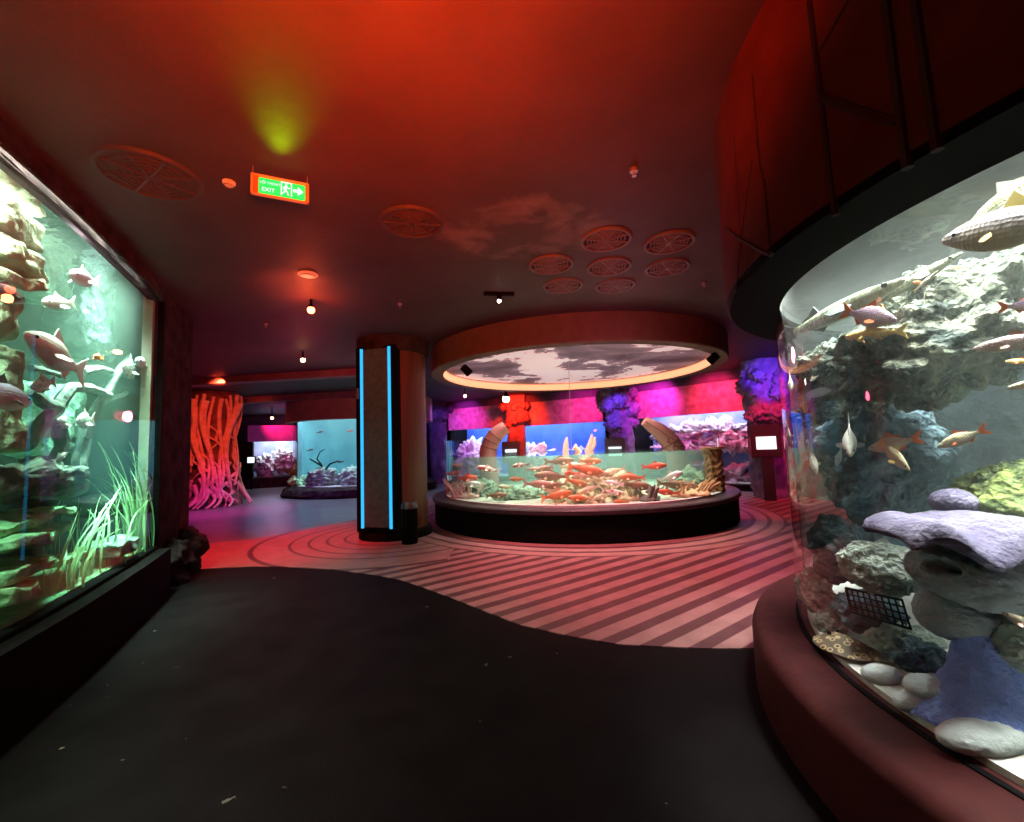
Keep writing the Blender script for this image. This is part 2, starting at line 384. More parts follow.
def fish_templates(shape, bend=0.0):
    H, W, prof, ts, td = SHAPES[shape]
    x0 = -.5 + td * .8; x1 = .5; ns = len(prof); nr = 14
    by = lambda x: bend * ((.5 - x) ** 2) * .5
    vs = []; fs = []
    stations = []
    for i in range(2 * ns - 1):
        t = i / (2 * ns - 2) * (ns - 1); k = min(int(t), ns - 2); u = t - k
        stations.append((x0 + (x1 - .02 - x0) * t / (ns - 1), prof[k] * (1 - u) + prof[k + 1] * u))
    stations.append((x1, .08))
    for x, p in stations:
        tt = (x - x0) / (x1 - x0)
        w = W * (min(1, p) ** 1.15) * (.35 + .65 * min(1, tt * 1.9)) * .5; h = H * p * .5
        zc = -.012 * (1 - abs(tt - .6))
        for k in range(nr):
            a = 2 * PI * k / nr; ca, sa = math.cos(a), math.sin(a)
            vs.append((x, by(x) + w * math.copysign(abs(ca) ** .9, ca), zc + h * sa))
    for i in range(len(stations) - 1):
        for k in range(nr):
            j = (k + 1) % nr; fs.append((i * nr + k, i * nr + j, (i + 1) * nr + j, (i + 1) * nr + k))
    fs.append(tuple(reversed(range(nr)))); e = len(stations) - 1; fs.append(tuple(e * nr + k for k in range(nr)))
    body = MB().add(vs, fs)
    I = Matrix.Identity(4)
    def fin(outline, th=.008, mtx=I):
        mb = MB().plate(outline, th, mtx); mb.v = [(x, y + (by(x) if mtx is I else 0), z) for x, y, z in mb.v]; return mb
    rx = x0 + .03; rh = H * prof[0] * .45
    tail = fin([(rx, rh), (x0 - td * .35, ts * .36), (-.5, ts * .56), (-.5 + td * .18, ts * .22), (-.5 + td * .36, 0), (-.5 + td * .18, -ts * .22), (-.5, -ts * .56), (x0 - td * .35, -ts * .36), (rx, -rh)])
    def top(x):
        t = max(0, min(1, (x - x0) / (x1 - .02 - x0))) * (ns - 1); k = min(int(t), ns - 2); u = t - k
        return H * .5 * (prof[k] * (1 - u) + prof[k + 1] * u) - .02
    if shape == 'long':
        dx = (-.28, -.12); dh = .07
    elif shape == 'carp':
        dx = (-.16, .16); dh = .085
    else:
        dx = (-.12, .12); dh = .12
    a, b = dx
    dorsal = fin([(b, top(b)), (b - .06, top(b) + dh), (a + (b - a) * .3, top(a) + dh * .62), (a - .03, top(a) + dh * .3), (a, top(a))])
    anal = fin([(-.04, -top(-.04) - .0), (-.12, -top(-.12) - dh * .8), (-.2, -top(-.2) - dh * .35), (-.2, -top(-.2))])
    pecs = []
    for sgn in (1, -1):
        mt = Matrix.Translation((.2, sgn * W * .42 + by(.2), -H * .22)) @ Matrix.Rotation(sgn * math.radians(-35), 4, 'Z') @ Matrix.Rotation(sgn * math.radians(35), 4, 'X')
        pecs.append(MB().plate([(0, .015), (-.08, .035), (-.15, -.02), (-.11, -.05), (-.02, -.03)], .007, mt))
    eyes = []
    ex = .40; t = (ex - x0) / (x1 - .02 - x0) * (ns - 1); k = min(int(t), ns - 2); pr = prof[k] + (prof[k + 1] - prof[k]) * (t - k)
    for sgn in (1, -1):
        eyes.append(MB().ico((ex, sgn * W * pr ** 1.15 * .46 + by(ex), H * .09 * pr), .017, 2))
    return body, tail, dorsal, anal, pecs, eyes
TPL = {}
def fish_template(shape, bodym, finm, bend):
    key = (shape, bodym.name, finm.name, bend)
    if key not in TPL:
        body, tail, dorsal, anal, pecs, eyes = fish_templates(shape, bend)
        TPL[key] = [('body', body.mesh('body', bodym, True)), ('tail_fin', tail.mesh('tail_fin', finm)), ('dorsal_fin', dorsal.mesh('dorsal_fin', finm)),
                    ('anal_fin', anal.mesh('anal_fin', finm)), ('pectoral_fin', pecs[0].mesh('pectoral_fin', finm)), ('pectoral_fin', pecs[1].mesh('pectoral_fin', finm)),
                    ('eye', eyes[0].mesh('eye', FM['eye'], True)), ('eye', eyes[1].mesh('eye', FM['eye'], True))]
    return TPL[key]
def fish(name, shape, bodym, finm, head, tail, label, cat='fish', group=None, bend=0.0, roll=0.0, thick=1.0):
    head, tail = Vector(head), Vector(tail)
    X = (head - tail); L = X.length; X.normalize()
    Z = Vector((0, 0, 1)) - X * X.z
    if Z.length < .15: Z = (EYE - head); Z = Z - X * Z.dot(X)
    Z.normalize(); Yv = Z.cross(X)
    R = Matrix((X, Yv, Z)).transposed().to_4x4()
    if roll: R = R @ Matrix.Rotation(roll, 4, 'X')
    r = thing(name, label, cat, group=group)
    r.matrix_world = Matrix.Translation((head + tail) / 2) @ R @ Matrix.Diagonal((L, L * thick, L * thick, 1))
    body = None
    for n, me in fish_template(shape, bodym, finm, bend):
        o = bpy.data.objects.new(n, me); C.objects.link(o)
        if n == 'eye': o.parent = body
        else: o.parent = r
        if n == 'body': body = o
    return r

# ------------------------------------------------------------------ round reef tank on the right
def right_tank():
    c = (RC[0], RC[1], 0); zt = 2.5; zb = .4
    t = thing('aquarium', 'tall round fish tank with big rocks beside the dark floor, on the right', 'aquarium', c)
    def P(mb, name, m, smooth=True): return mb.obj(name, m, t, smooth)
    red = mat('dark red base paint', (.042, .008, .009), (.058, .012, .012), rough=.6, scale=8, bump=.1, spec=.12)
    lo = [(RC[0], RC[1])]
    P(MB().lathe([(2.10, 0), (2.50, 0), (2.50, .33), (2.485, .37), (2.45, .395), (2.40, .402), (2.10, .402)], 160, c, closed=True), 'plinth', red)
    P(MB().lathe([(2.205, .36), (2.235, .36), (2.235, .408), (2.205, .408)], 160, c, closed=True), 'gasket', M['black'])
    P(MB().lathe([(2.17, .40), (2.22, .40), (2.22, zt + .1), (2.17, zt + .1)], 160, c, closed=True), 'glass', M['glass'])
    wm = clear('reef water', 1.02, absorb=(.55, .80, .86), density=.16, scatter=(.85, .95, .92), sdens=.05)
    P(MB().lathe([(0, .39), (2.165, .39), (2.165, zt + .06), (0, zt + .06)], 96, c), 'water', wm)
    P(MB().lathe([(0, zt + .07), (2.165, zt + .07)], 96, c), 'water_surface', M['surface'])
    P(MB().lathe([(2.19, zt + .05), (2.19, CEIL - .02), (0, CEIL - .02)], 96, c), 'light_hood', M['white'])
    P(MB().lathe([(0, .30), (2.168, .30), (2.168, .43), (1.6, .46), (0, .47)], 96, c), 'sand_bed', M['sand'])
    # drum above, built into the ceiling
    rd = mat('red brown panelling', (.09, .016, .012), (.12, .023, .018), rough=.8, scale=4, bump=.15, spec=.08)
    d = struct(MB().lathe([(2.18, zt), (2.49, zt), (2.51, zt + .03), (2.51, CEIL), (2.30, CEIL), (2.30, zt + .05), (2.18, zt + .04)], 160, c, closed=True).obj('wall_drum', rd, None, True))
    d.data.materials.append(M['black'])
    for p in d.data.polygons:
        if all(d.data.vertices[i].co.z <= zt + .0501 for i in p.vertices): p.material_index = 1
    # dark branching strips on the drum: each runs between two points on its face
    mb = MB()
    def on_drum(px, py):
        d_ = at_cyl(px, py, RC, 2.512, 0); return d_
    strips = [((809, 0), (820, 90), 6), ((820, 90), (834, 215), 6), ((820, 50), (848, 0), 4), ((822, 98), (896, 122), 7), ((885, 0), (906, 168), 8), ((914, 0), (936, 150), 8),
              ((798, 0), (756, 140), 3), ((790, 0), (764, 170), 3), ((752, 75), (760, 170), 3), ((764, 180), (770, 250), 4), ((756, 140), (766, 200), 3), ((727, 228), (770, 255), 4), ((733, 130), (742, 260), 2), ((752, 160), (736, 290), 3)]
    for (a, b_, w) in strips:
        A, B = on_drum(*a), on_drum(*b_); pts = []
        ang0 = math.atan2(A.y - RC[1], A.x - RC[0]); ang1 = math.atan2(B.y - RC[1], B.x - RC[0])
        for k in range(25):
            u = k / 24; a_ = ang0 + (ang1 - ang0) * u; z = A.z + (B.z - A.z) * u
            
            if z < CEIL: pts.append((RC[0] + 2.505 * math.cos(a_), RC[1] + 2.505 * math.sin(a_), z))
        mb.tube(pts, max(.007, w * (A - EYE).length / FPX * .42), 6)
    o = struct(mb.obj('trim_drum', mat('dark groove paint', (.014, .004, .004), rough=.8), None, True))
    # lamps inside, under the ceiling of the drum
    light('AREA', 'tank_lamp', (2.32, 1.58, 3.55), 115, (1.0, .98, .88), (2.3, 1.6, 0), 1.0, spread=58)
    light('AREA', 'tank_lamp', (3.9, 2.9, 3.55), 34, (.95, 1.0, .92), (3.9, 2.9, 0), 1.4, spread=95)
    light('AREA', 'tank_lamp', (2.3, 2.75, 3.55), 105, (.92, 1.0, .92), (2.25, 2.7, 0), .8, spread=75)
    A = lambda px, py, dist: at_cyl(px, py, RC, 2.17, dist)
    grey = mat('weathered grey rock', (.04, .052, .05), (.23, .25, .19), rough=.95, scale=9, bump=1.0, bscale=38, contrast=(.36, .62), spec=.1, vor=30)
    deep = mat('blue grey rock', (.05, .075, .095), (.12, .16, .18), rough=.95, scale=7, bump=1, bscale=30, spec=.1, vor=16)
    moss = mat('mossy rock', (.08, .11, .06), (.24, .30, .09), rough=.95, scale=11, bump=1, bscale=40, spec=.1, vor=30)
    pale = mat('pale green grey rock', (.28, .33, .29), (.5, .55, .48), rough=.95, scale=10, bump=1, bscale=36, spec=.1, vor=30)
    lil = mat('lilac grey stone', (.115, .10, .17), (.18, .165, .245), rough=.9, scale=9, bump=.5, bscale=45, spec=.15)
    slate = mat('smooth grey stone', (.26, .31, .34), (.36, .41, .44), rough=.9, scale=10, bump=.5, bscale=60, spec=.15)
    peb = mat('white pebble', (.5, .55, .56), (.64, .68, .66), rough=.8, scale=9, bump=.3, bscale=40, spec=.2)
    blu = mat('rock with blue light in colour', (.20, .28, .68), (.28, .36, .78), rough=.9, scale=12, bump=.9, bscale=45, spec=.15)  # blue light on the pointed rock, put into its base colour
    V = Vector
    vs = []; fs = []; na, nz_ = 90, 50
    for i in range(na + 1):
        a = math.radians(-20 + 133 * i / na)
        for q in range(nz_ + 1):
            z = .42 + 2.1 * q / nz_; r = 2.10 - .16 * (.5 + fbm((math.cos(a) * 2, math.sin(a) * 2, z), 1.3)) - .08 * abs(fbm((math.cos(a) * 2, math.sin(a) * 2, z), 3.5)); r = min(r, 2.14)
            vs.append((RC[0] + r * math.cos(a), RC[1] + r * math.sin(a), z))
    for i in range(na):
        for q in range(nz_): k = i * (nz_ + 1) + q; fs.append((k, k + 1, k + nz_ + 2, k + nz_ + 1))
    nb = len(vs); vs += [(RC[0] + 2.15 * math.cos(math.radians(-20 + 133 * i / na)), RC[1] + 2.15 * math.sin(math.radians(-20 + 133 * i / na)), z) for i in range(na + 1) for z in (.42, 2.52)]
    for i in range(na): fs.append((nb + 2 * i, nb + 2 * i + 2, nb + 2 * i + 3, nb + 2 * i + 1))
    P(MB().add(vs, fs), 'back_wall', mat('dark blue rock wall', (.016, .026, .04), (.04, .06, .08), rough=.95, scale=5, bump=1, bscale=24, spec=.05))
    # core rock mass at the back of the tank
    rock('rock', deep, (4.75, 2.75, 1.2), (.95, .75, .95), 'big dark blue grey rock wall at the back of the tall right tank', seed=3, amp=.3, freq=2, rid=.12)
    p = A(968, 325, .95)
    rock('rock', grey, p, (.62, .34, .27), 'huge pitted grey boulder overhanging the dark cave in the right tank', seed=11, amp=.32, freq=2.2, rid=.10, sub=6, strata=.07, sfreq=9, tilt=(.3, 0, 1), rot=Matrix.Rotation(math.radians(-26), 4, 'Y'))
    p = A(868, 392, 1.0)
    rock('rock', grey, p, (.34, .2, .085), 'long ledge of grey green rock left of the big overhanging boulder', seed=5, amp=.4, freq=2, rid=.2, sub=5, rot=Matrix.Rotation(math.radians(-22), 4, 'Y'))
    p = A(838, 362, .8)
    rock('rock', grey, p, (.26, .2, .13), 'pitted grey rock under the yellow orange fish, joined to the big boulder', seed=6, amp=.35, freq=2, rid=.12, sub=6, rot=Matrix.Rotation(math.radians(-15), 4, 'Y'))
    p = A(824, 410, .62)
    rock('rock', grey, p, (.2, .16, .055), 'thin grey rock shelf at the left end above the dark cave', seed=7, amp=.35, freq=2, rid=.12, sub=5, rot=Matrix.Rotation(math.radians(-20), 4, 'Y'))
    p = A(868, 612, .52)
    rock('rock', deep, p, (.17, .17, .1), 'low dark rock behind the wire grate', seed=22, amp=.25, freq=2)
    p = A(815, 590, .22)
    rock('rock', pale, p, (.09, .12, .13), 'pale rock leaning on the glass left of the wire grate', seed=23, amp=.25, freq=2)
    p = A(905, 640, .5)
    rock('rock', pale, p, (.16, .12, .06), 'flat layered pale rock above the two white pebbles', seed=24, amp=.3, freq=2, strata=.15, sfreq=14)
    p = A(880, 460, 1.6)
    rock('rock', deep, p, (.42, .25, .42), 'dark blue grey rock face deep behind the pair of swimming fish', seed=8, amp=.25, freq=2)
    p = A(1022, 500, .75)
    rock('rock', moss, p, (.24, .26, .14), 'yellow green mossy rock rising beside the balanced pebble', seed=9, amp=.25, freq=2.4, rid=.1, rot=Matrix.Rotation(math.radians(-25), 4, 'Y'))
    p = A(835, 550, .5)
    rock('rock', deep, p, (.13, .15, .2), 'low dark rock standing against the left end of the right tank', seed=12, amp=.3)
    p = A(880, 568, .38)
    rock('rock', pale, p, (.165, .17, .125), 'pale green grey boulder under the wavy lilac slab', seed=13, amp=.2, freq=2.2, rid=.08, rot=Matrix.Rotation(math.radians(12), 4, 'Y'))
    p = A(830, 625, .3)
    rock('rock', pale, p, (.075, .09, .09), 'rounded pale rock half buried in sand at the tank edge', seed=14, amp=.25)
    p = A(1005, 577, .42)
    rock('rock', slate, p, (.36, .22, .145), 'smooth grey rock with a dark round hole under the lilac slab', seed=15, amp=.06, freq=1.5, sub=6, rot=Matrix.Rotation(math.radians(8), 4, 'Y'), dents=[((-.93, -.33, .12), .24, .2)])
    # wavy slab, rippled edge, on the stack
    mb = MB(); p = A(992, 527, .38); n1, n2 = 48, 24; top = []; bot = []
    for i in range(n1 + 1):
        for j in range(n2 + 1):
            u = -1 + 2 * i / n1; v = -1 + 2 * j / n2
            k = math.sqrt(max(0, 1 - u * u * .0)); x = u * .44; y = v * .22 * (1 - .45 * abs(u) ** 3)
            e = max(abs(u), abs(v)); th = .043 * math.sqrt(max(0.0, 1 - e ** 6)) + .003
            wv = .052 * math.cos(8.5 * (u + .06)) * (.12 + .88 * max(0, -v) ** 1.3) - .045 * v * v * (v < 0)
            z = wv + .012 * fbm((x, y, 3), 6)
            top.append((p.x + x, p.y + y, p.z + z + th)); bot.append((p.x + x, p.y + y, p.z + z - th))
    w = n2 + 1; q = len(top); fs = []
    for i in range(n1):
        for j in range(n2):
            a = i * w + j; fs.append((a, a + w, a + w + 1, a + 1)); fs.append((q + a, q + a + 1, q + a + w + 1, q + a + w))
    for i in range(n1):
        a = i * w; fs.append((a, q + a, q + a + w, a + w)); a = i * w + n2; fs.append((a, a + w, q + a + w, q + a))
    for j in range(n2):
        fs.append((j, j + 1, q + j + 1, q + j)); a = n1 * w + j; fs.append((a, q + a, q + a + 1, a + 1))
    tag(mb.add(top + bot, fs).obj('rock_slab', lil, None, True), 'wavy edged lilac grey stone slab carrying a round pebble', 'rock')
    p = A(953, 502, .42)
    rock('pebble', lil, p, (.082, .078, .058), 'lilac grey rounded pebble balanced on top of the wavy slab', 'pebble', seed=21, amp=.06)
    p = A(958, 612, .32)
    rock('rock', slate, p, (.155, .14, .115), 'dark smooth grey boulder behind the blue tinted pointed rock', seed=16, amp=.05)
    p = A(915, 655, .42)
    rock('rock', deep, p, (.11, .11, .06), 'low dark craggy rock behind the two white pebbles', seed=18, amp=.35, rid=.12)
    # pointed rock with concave flanks; its blue is light put into the colour
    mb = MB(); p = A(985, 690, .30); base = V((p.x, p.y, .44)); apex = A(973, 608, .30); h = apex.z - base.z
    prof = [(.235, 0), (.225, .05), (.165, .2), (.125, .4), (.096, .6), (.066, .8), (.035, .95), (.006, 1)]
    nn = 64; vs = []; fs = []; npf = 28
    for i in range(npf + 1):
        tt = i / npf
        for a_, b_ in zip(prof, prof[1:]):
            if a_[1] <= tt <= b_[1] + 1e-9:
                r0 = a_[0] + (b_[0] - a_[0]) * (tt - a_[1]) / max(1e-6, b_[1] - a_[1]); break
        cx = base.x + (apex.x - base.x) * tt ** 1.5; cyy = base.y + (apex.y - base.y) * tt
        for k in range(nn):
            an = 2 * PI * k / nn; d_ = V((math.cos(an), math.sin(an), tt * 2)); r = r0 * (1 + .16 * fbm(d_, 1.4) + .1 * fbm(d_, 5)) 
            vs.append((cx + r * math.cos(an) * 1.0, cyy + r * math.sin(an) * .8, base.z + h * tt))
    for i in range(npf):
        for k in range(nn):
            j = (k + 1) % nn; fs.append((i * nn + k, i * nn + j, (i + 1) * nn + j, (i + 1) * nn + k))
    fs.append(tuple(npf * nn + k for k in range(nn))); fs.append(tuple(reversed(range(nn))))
    tag(mb.add(vs, fs).obj('rock', blu, None, True), 'pointed rock in painted blue light with hollow flanks in front of the boulders', 'rock')
    p = A(1030, 640, .45)
    rock('rock', pale, p, (.15, .14, .13), 'pale boulder right of the blue tinted pointed rock', seed=19, amp=.2)
    for px, py, sx, sy, sz, lab in [(882, 686, .085, .06, .045, 'white oval pebble lying just right of the spotted stingray'), (927, 687, .085, .07, .045, 'greenish white pebble beside the foot of the blue tinted rock'),
                                    (920, 722, .10, .055, .045, 'flat white pebble pressed against the glass below the blue tinted rock'), (985, 768, .16, .075, .055, 'largest white pebble, at the front edge of the right tank')]:
        p = A(px, py, .12 if py < 700 else .075); p.z = max(p.z, .435 + sz * .5)
        rock('pebble', peb, p, (sx, sy, sz), lab, 'pebble', seed=px, amp=.05, sub=4)
    # spotted stingray on the sand
    sm = bpy.data.materials.new('stingray skin'); sm.use_nodes = True; N, L = nodes_of(sm); b = N['Principled BSDF']
    tc = N.new('ShaderNodeTexCoord'); v = N.new('ShaderNodeTexVoronoi'); v.inputs['Scale'].default_value = 24; v.inputs['Randomness'].default_value = .6; L.new(tc.outputs['Object'], v.inputs['Vector'])
    r = N.new('ShaderNodeValToRGB'); e = r.color_ramp.elements; e[0].position = 0; e[0].color = (.12, .07, .03, 1); e[1].position = .9; e[1].color = (.17, .12, .075, 1)
    for pos, col in ((.2, (.12, .07, .03)), (.26, (.7, .55, .3)), (.36, (.7, .5, .28)), (.44, (.15, .1, .06))):
        x = e.new(pos); x.color = (*col, 1)
    L.new(v.outputs['Distance'], r.inputs[0]); L.new(r.outputs[0], b.inputs['Base Color']); b.inputs['Roughness'].default_value = .6
    p = A(846, 656, .14); p.z = .455
    ray_ = thing('stingray', 'brown stingray covered in ringed spots resting on the white sand', 'stingray', p)
    vs = []; fs = []; nr, na = 10, 40; ang = math.radians(105)
    for i in range(nr + 1):
        for k in range(na):
            a_ = 2 * PI * k / na; rr = i / nr; shp = .135 * (1 + .06 * math.cos(2 * a_)); x, y = rr * shp * 1.1 * math.cos(a_), rr * shp * math.sin(a_)
            z = .05 * (1 - rr ** 1.6) + .012 * math.exp(-((x - .05) ** 2 + y * y) * 400) + .006
            vs.append((p.x + x * math.cos(ang) - y * math.sin(ang), p.y + x * math.sin(ang) + y * math.cos(ang), p.z + z))
    for i in range(nr):
        for k in range(na):
            j = (k + 1) % na; fs.append((i * na + k, (i + 1) * na + k, (i + 1) * na + j, i * na + j))
    nb = len(vs); vs += [(x, y, p.z) for x, y, z in vs[nr * na:]]; fs += [(nr * na + k, nb + k, nb + (k + 1) % na, nr * na + (k + 1) % na) for k in range(na)]; fs.append(tuple(nb + k for k in reversed(range(na))))
    MB().add(vs, fs).obj('body', sm, ray_, True)
    tp = [(p.x - math.cos(ang) * .13, p.y - math.sin(ang) * .13, p.z + .015), (p.x - math.cos(ang) * .2 + .02, p.y - math.sin(ang) * .2, p.z + .012), (p.x - math.cos(ang) * .2 + .08, p.y - math.sin(ang) * .26, p.z + .01)]
    MB().tube(tp, [.016, .009, .003], 8).obj('tail', sm, ray_, True)
    for sg in (-1, 1):
        MB().ico((p.x + math.cos(ang) * .06 - sg * math.sin(ang) * .03, p.y + math.sin(ang) * .06 + sg * math.cos(ang) * .03, p.z + .058), .011, 2).obj('eye', FM['eye'], ray_, True)
    # grating panel
    p = A(872, 600, .2); mb = MB(); dx = (A(900, 606, .24) - A(846, 592, .24)); 
    o0 = A(846, 588, .24); du = A(902, 600, .24) - o0; dv = A(852, 612, .22) - o0
    for i in range(10): mb.tube([o0 + du * i / 9, o0 + du * i / 9 + dv], .004, 5)
    for j in range(5): mb.tube([o0 + dv * j / 4, o0 + dv * j / 4 + du], .004, 5)
    g_ = thing('drain_grate', 'dark wire grate set between the pale boulder and the sand', 'grate', o0)
    mb.obj('mesh', M['black'], g_)
    fr = MB(); fr.tube([o0, o0 + du, o0 + du + dv, o0 + dv, o0], .007, 6); fr.obj('frame', M['black'], g_)
    return A
RA = right_tank()

def right_fish():
    A = RA
    silver = fmat('silver', (.36, .33, .35), (.55, .5, .5), scale=5, belly=(.5, .42, .26))
    silverd = fmat('silver green back', (.22, .24, .13), (.4, .42, .24), scale=5, belly=(.55, .55, .5))
    lilac = fmat('lilac', (.62, .42, .62), (.72, .52, .68), scale=4, belly=(.8, .55, .6))
    palep = fmat('pale pink', (.7, .52, .56), (.78, .62, .62), scale=4, belly=(.82, .78, .66))
    yel = fmat('pale yellow', (.72, .68, .42), (.8, .74, .5), scale=6, belly=(.85, .82, .66))
    yelo = fmat('yellow orange', (.78, .45, .1), (.82, .66, .25), scale=7)
    cream = fmat('cream', (.75, .72, .6), (.82, .8, .7), scale=6, belly=(.85, .84, .8))
    gar = fmat('olive gar', (.17, .21, .11), (.52, .52, .36), scale=22, contrast=(.47, .53), belly=(.30, .33, .24))
    brown = fmat('mottled brown', (.2, .15, .1), (.5, .4, .3), scale=9)
    fo = fmat('orange fin', (.85, .18, .06), scales=False); fg = fmat('grey fin', (.5, .5, .46), scales=False)
    fy = fmat('yellow fin', (.8, .62, .18), scales=False); fd = fmat('dark fin', (.06, .06, .06), scales=False)
    fpk = fmat('pinkish fin', (.75, .45, .38), scales=False)
    def f(shape, b, fn, h, hd, t, td, label, **kw): fish('fish', shape, b, fn, A(h[0], h[1], hd), A(t[0], t[1], td), label, **kw)
    f('big', silver, fy, (942, 240), .22, (1120, 205), .25, 'large silver scaled fish facing left near the top right of the right tank', thick=1.15)
    f('big', silverd, fg, (965, 232), .48, (1085, 150), .5, 'large silver fish with green back above the biggest silver fish', thick=1.1)
    f('long', gar, fd, (905, 278), .5, (786, 336), .35, 'long olive fish with rows of pale scales and a dark tail', thick=.95)
    f('long', gar, fg, (962, 252), .7, (866, 308), .55, 'long grey olive fish behind the dark tailed long fish', thick=1.1)
    f('barb', lilac, fo, (897, 320), .3, (841, 311), .22, 'lilac deep bodied fish with an orange forked tail')
    f('carp', yelo, fy, (845, 337), .24, (908, 330), .3, 'yellow orange fish swimming left just below the lilac fish', thick=.85)
    f('barb', fmat('bright orange', (.9, .22, .05), (.9, .35, .1), scale=5), fo, (912, 282), .4, (926, 283), .42, 'small bright orange fish in front of the grey long fish')
    f('long', yel, fy, (938, 270), .38, (913, 292), .36, 'slim pale yellow fish slanting upward beside the small orange fish')
    f('carp', yelo, fy, (951, 268), .6, (967, 267), .62, 'small yellow fish swimming below the mouth of the biggest fish')
    f('barb', lilac, fo, (1060, 300), .25, (997, 308), .22, 'lilac fish with a red tail at the right edge above the boulder')
    f('big', palep, fpk, (972, 349), .22, (1075, 332), .3, 'pale pink fish facing left in front of the pitted boulder', thick=.8)
    f('carp', yelo, fo, (1005, 361), .4, (1045, 362), .4, 'small orange fish under the pale pink fish', thick=.8)
    f('carp', yel, fy, (1007, 388), .25, (1065, 378), .3, 'yellowish fish at the right edge below the pitted boulder')
    f('barb', cream, fo, (868, 449), .32, (923, 437), .36, 'pale fish with a red tail partly behind the diving yellow fish', thick=.8)
    f('barb', yel, fy, (910, 470), .24, (878, 440), .32, 'pale yellow fish diving to the right in front of another fish', thick=.8)
    f('barb', yel, fo, (937, 447), .26, (989, 428), .3, 'olive yellow fish with a red forked tail swimming alone left', thick=.85)
    f('carp', cream, fg, (850, 455), .2, (849, 420), .5, 'white fish seen head on above the dark cave', thick=1.1)
    f('carp', cream, fy, (817, 474), .24, (808, 443), .3, 'cream fish swimming down near the left end of the right tank')
    f('carp', cream, fg, (802, 492), .2, (806, 472), .4, 'cream fish seen head on, lowest near the left end of the right tank', thick=1.2)
    f('carp', yel, fo, (806, 416), .25, (803, 390), .3, 'small fish with an orange tail by the left edge of the right tank')
    f('carp', cream, fg, (810, 381), .3, (819, 375), .35, 'tiny white fish above the orange tailed fish at the tank edge')
    f('carp', cream, fg, (836, 466), .5, (842, 446), .55, 'small grey white fish just left of the head on white fish')
    f('carp', cream, fy, (792, 395), .12, (789, 370), .2, 'cream fish nearest the left glass edge, upper one')
    f('carp', cream, fy, (790, 445), .12, (787, 420), .2, 'cream fish nearest the left glass edge, lower one')
    f('carp', brown, fpk, (1002, 612), .13, (1060, 640), .2, 'mottled brown fish at the right edge over the blue tinted rock')
right_fish()

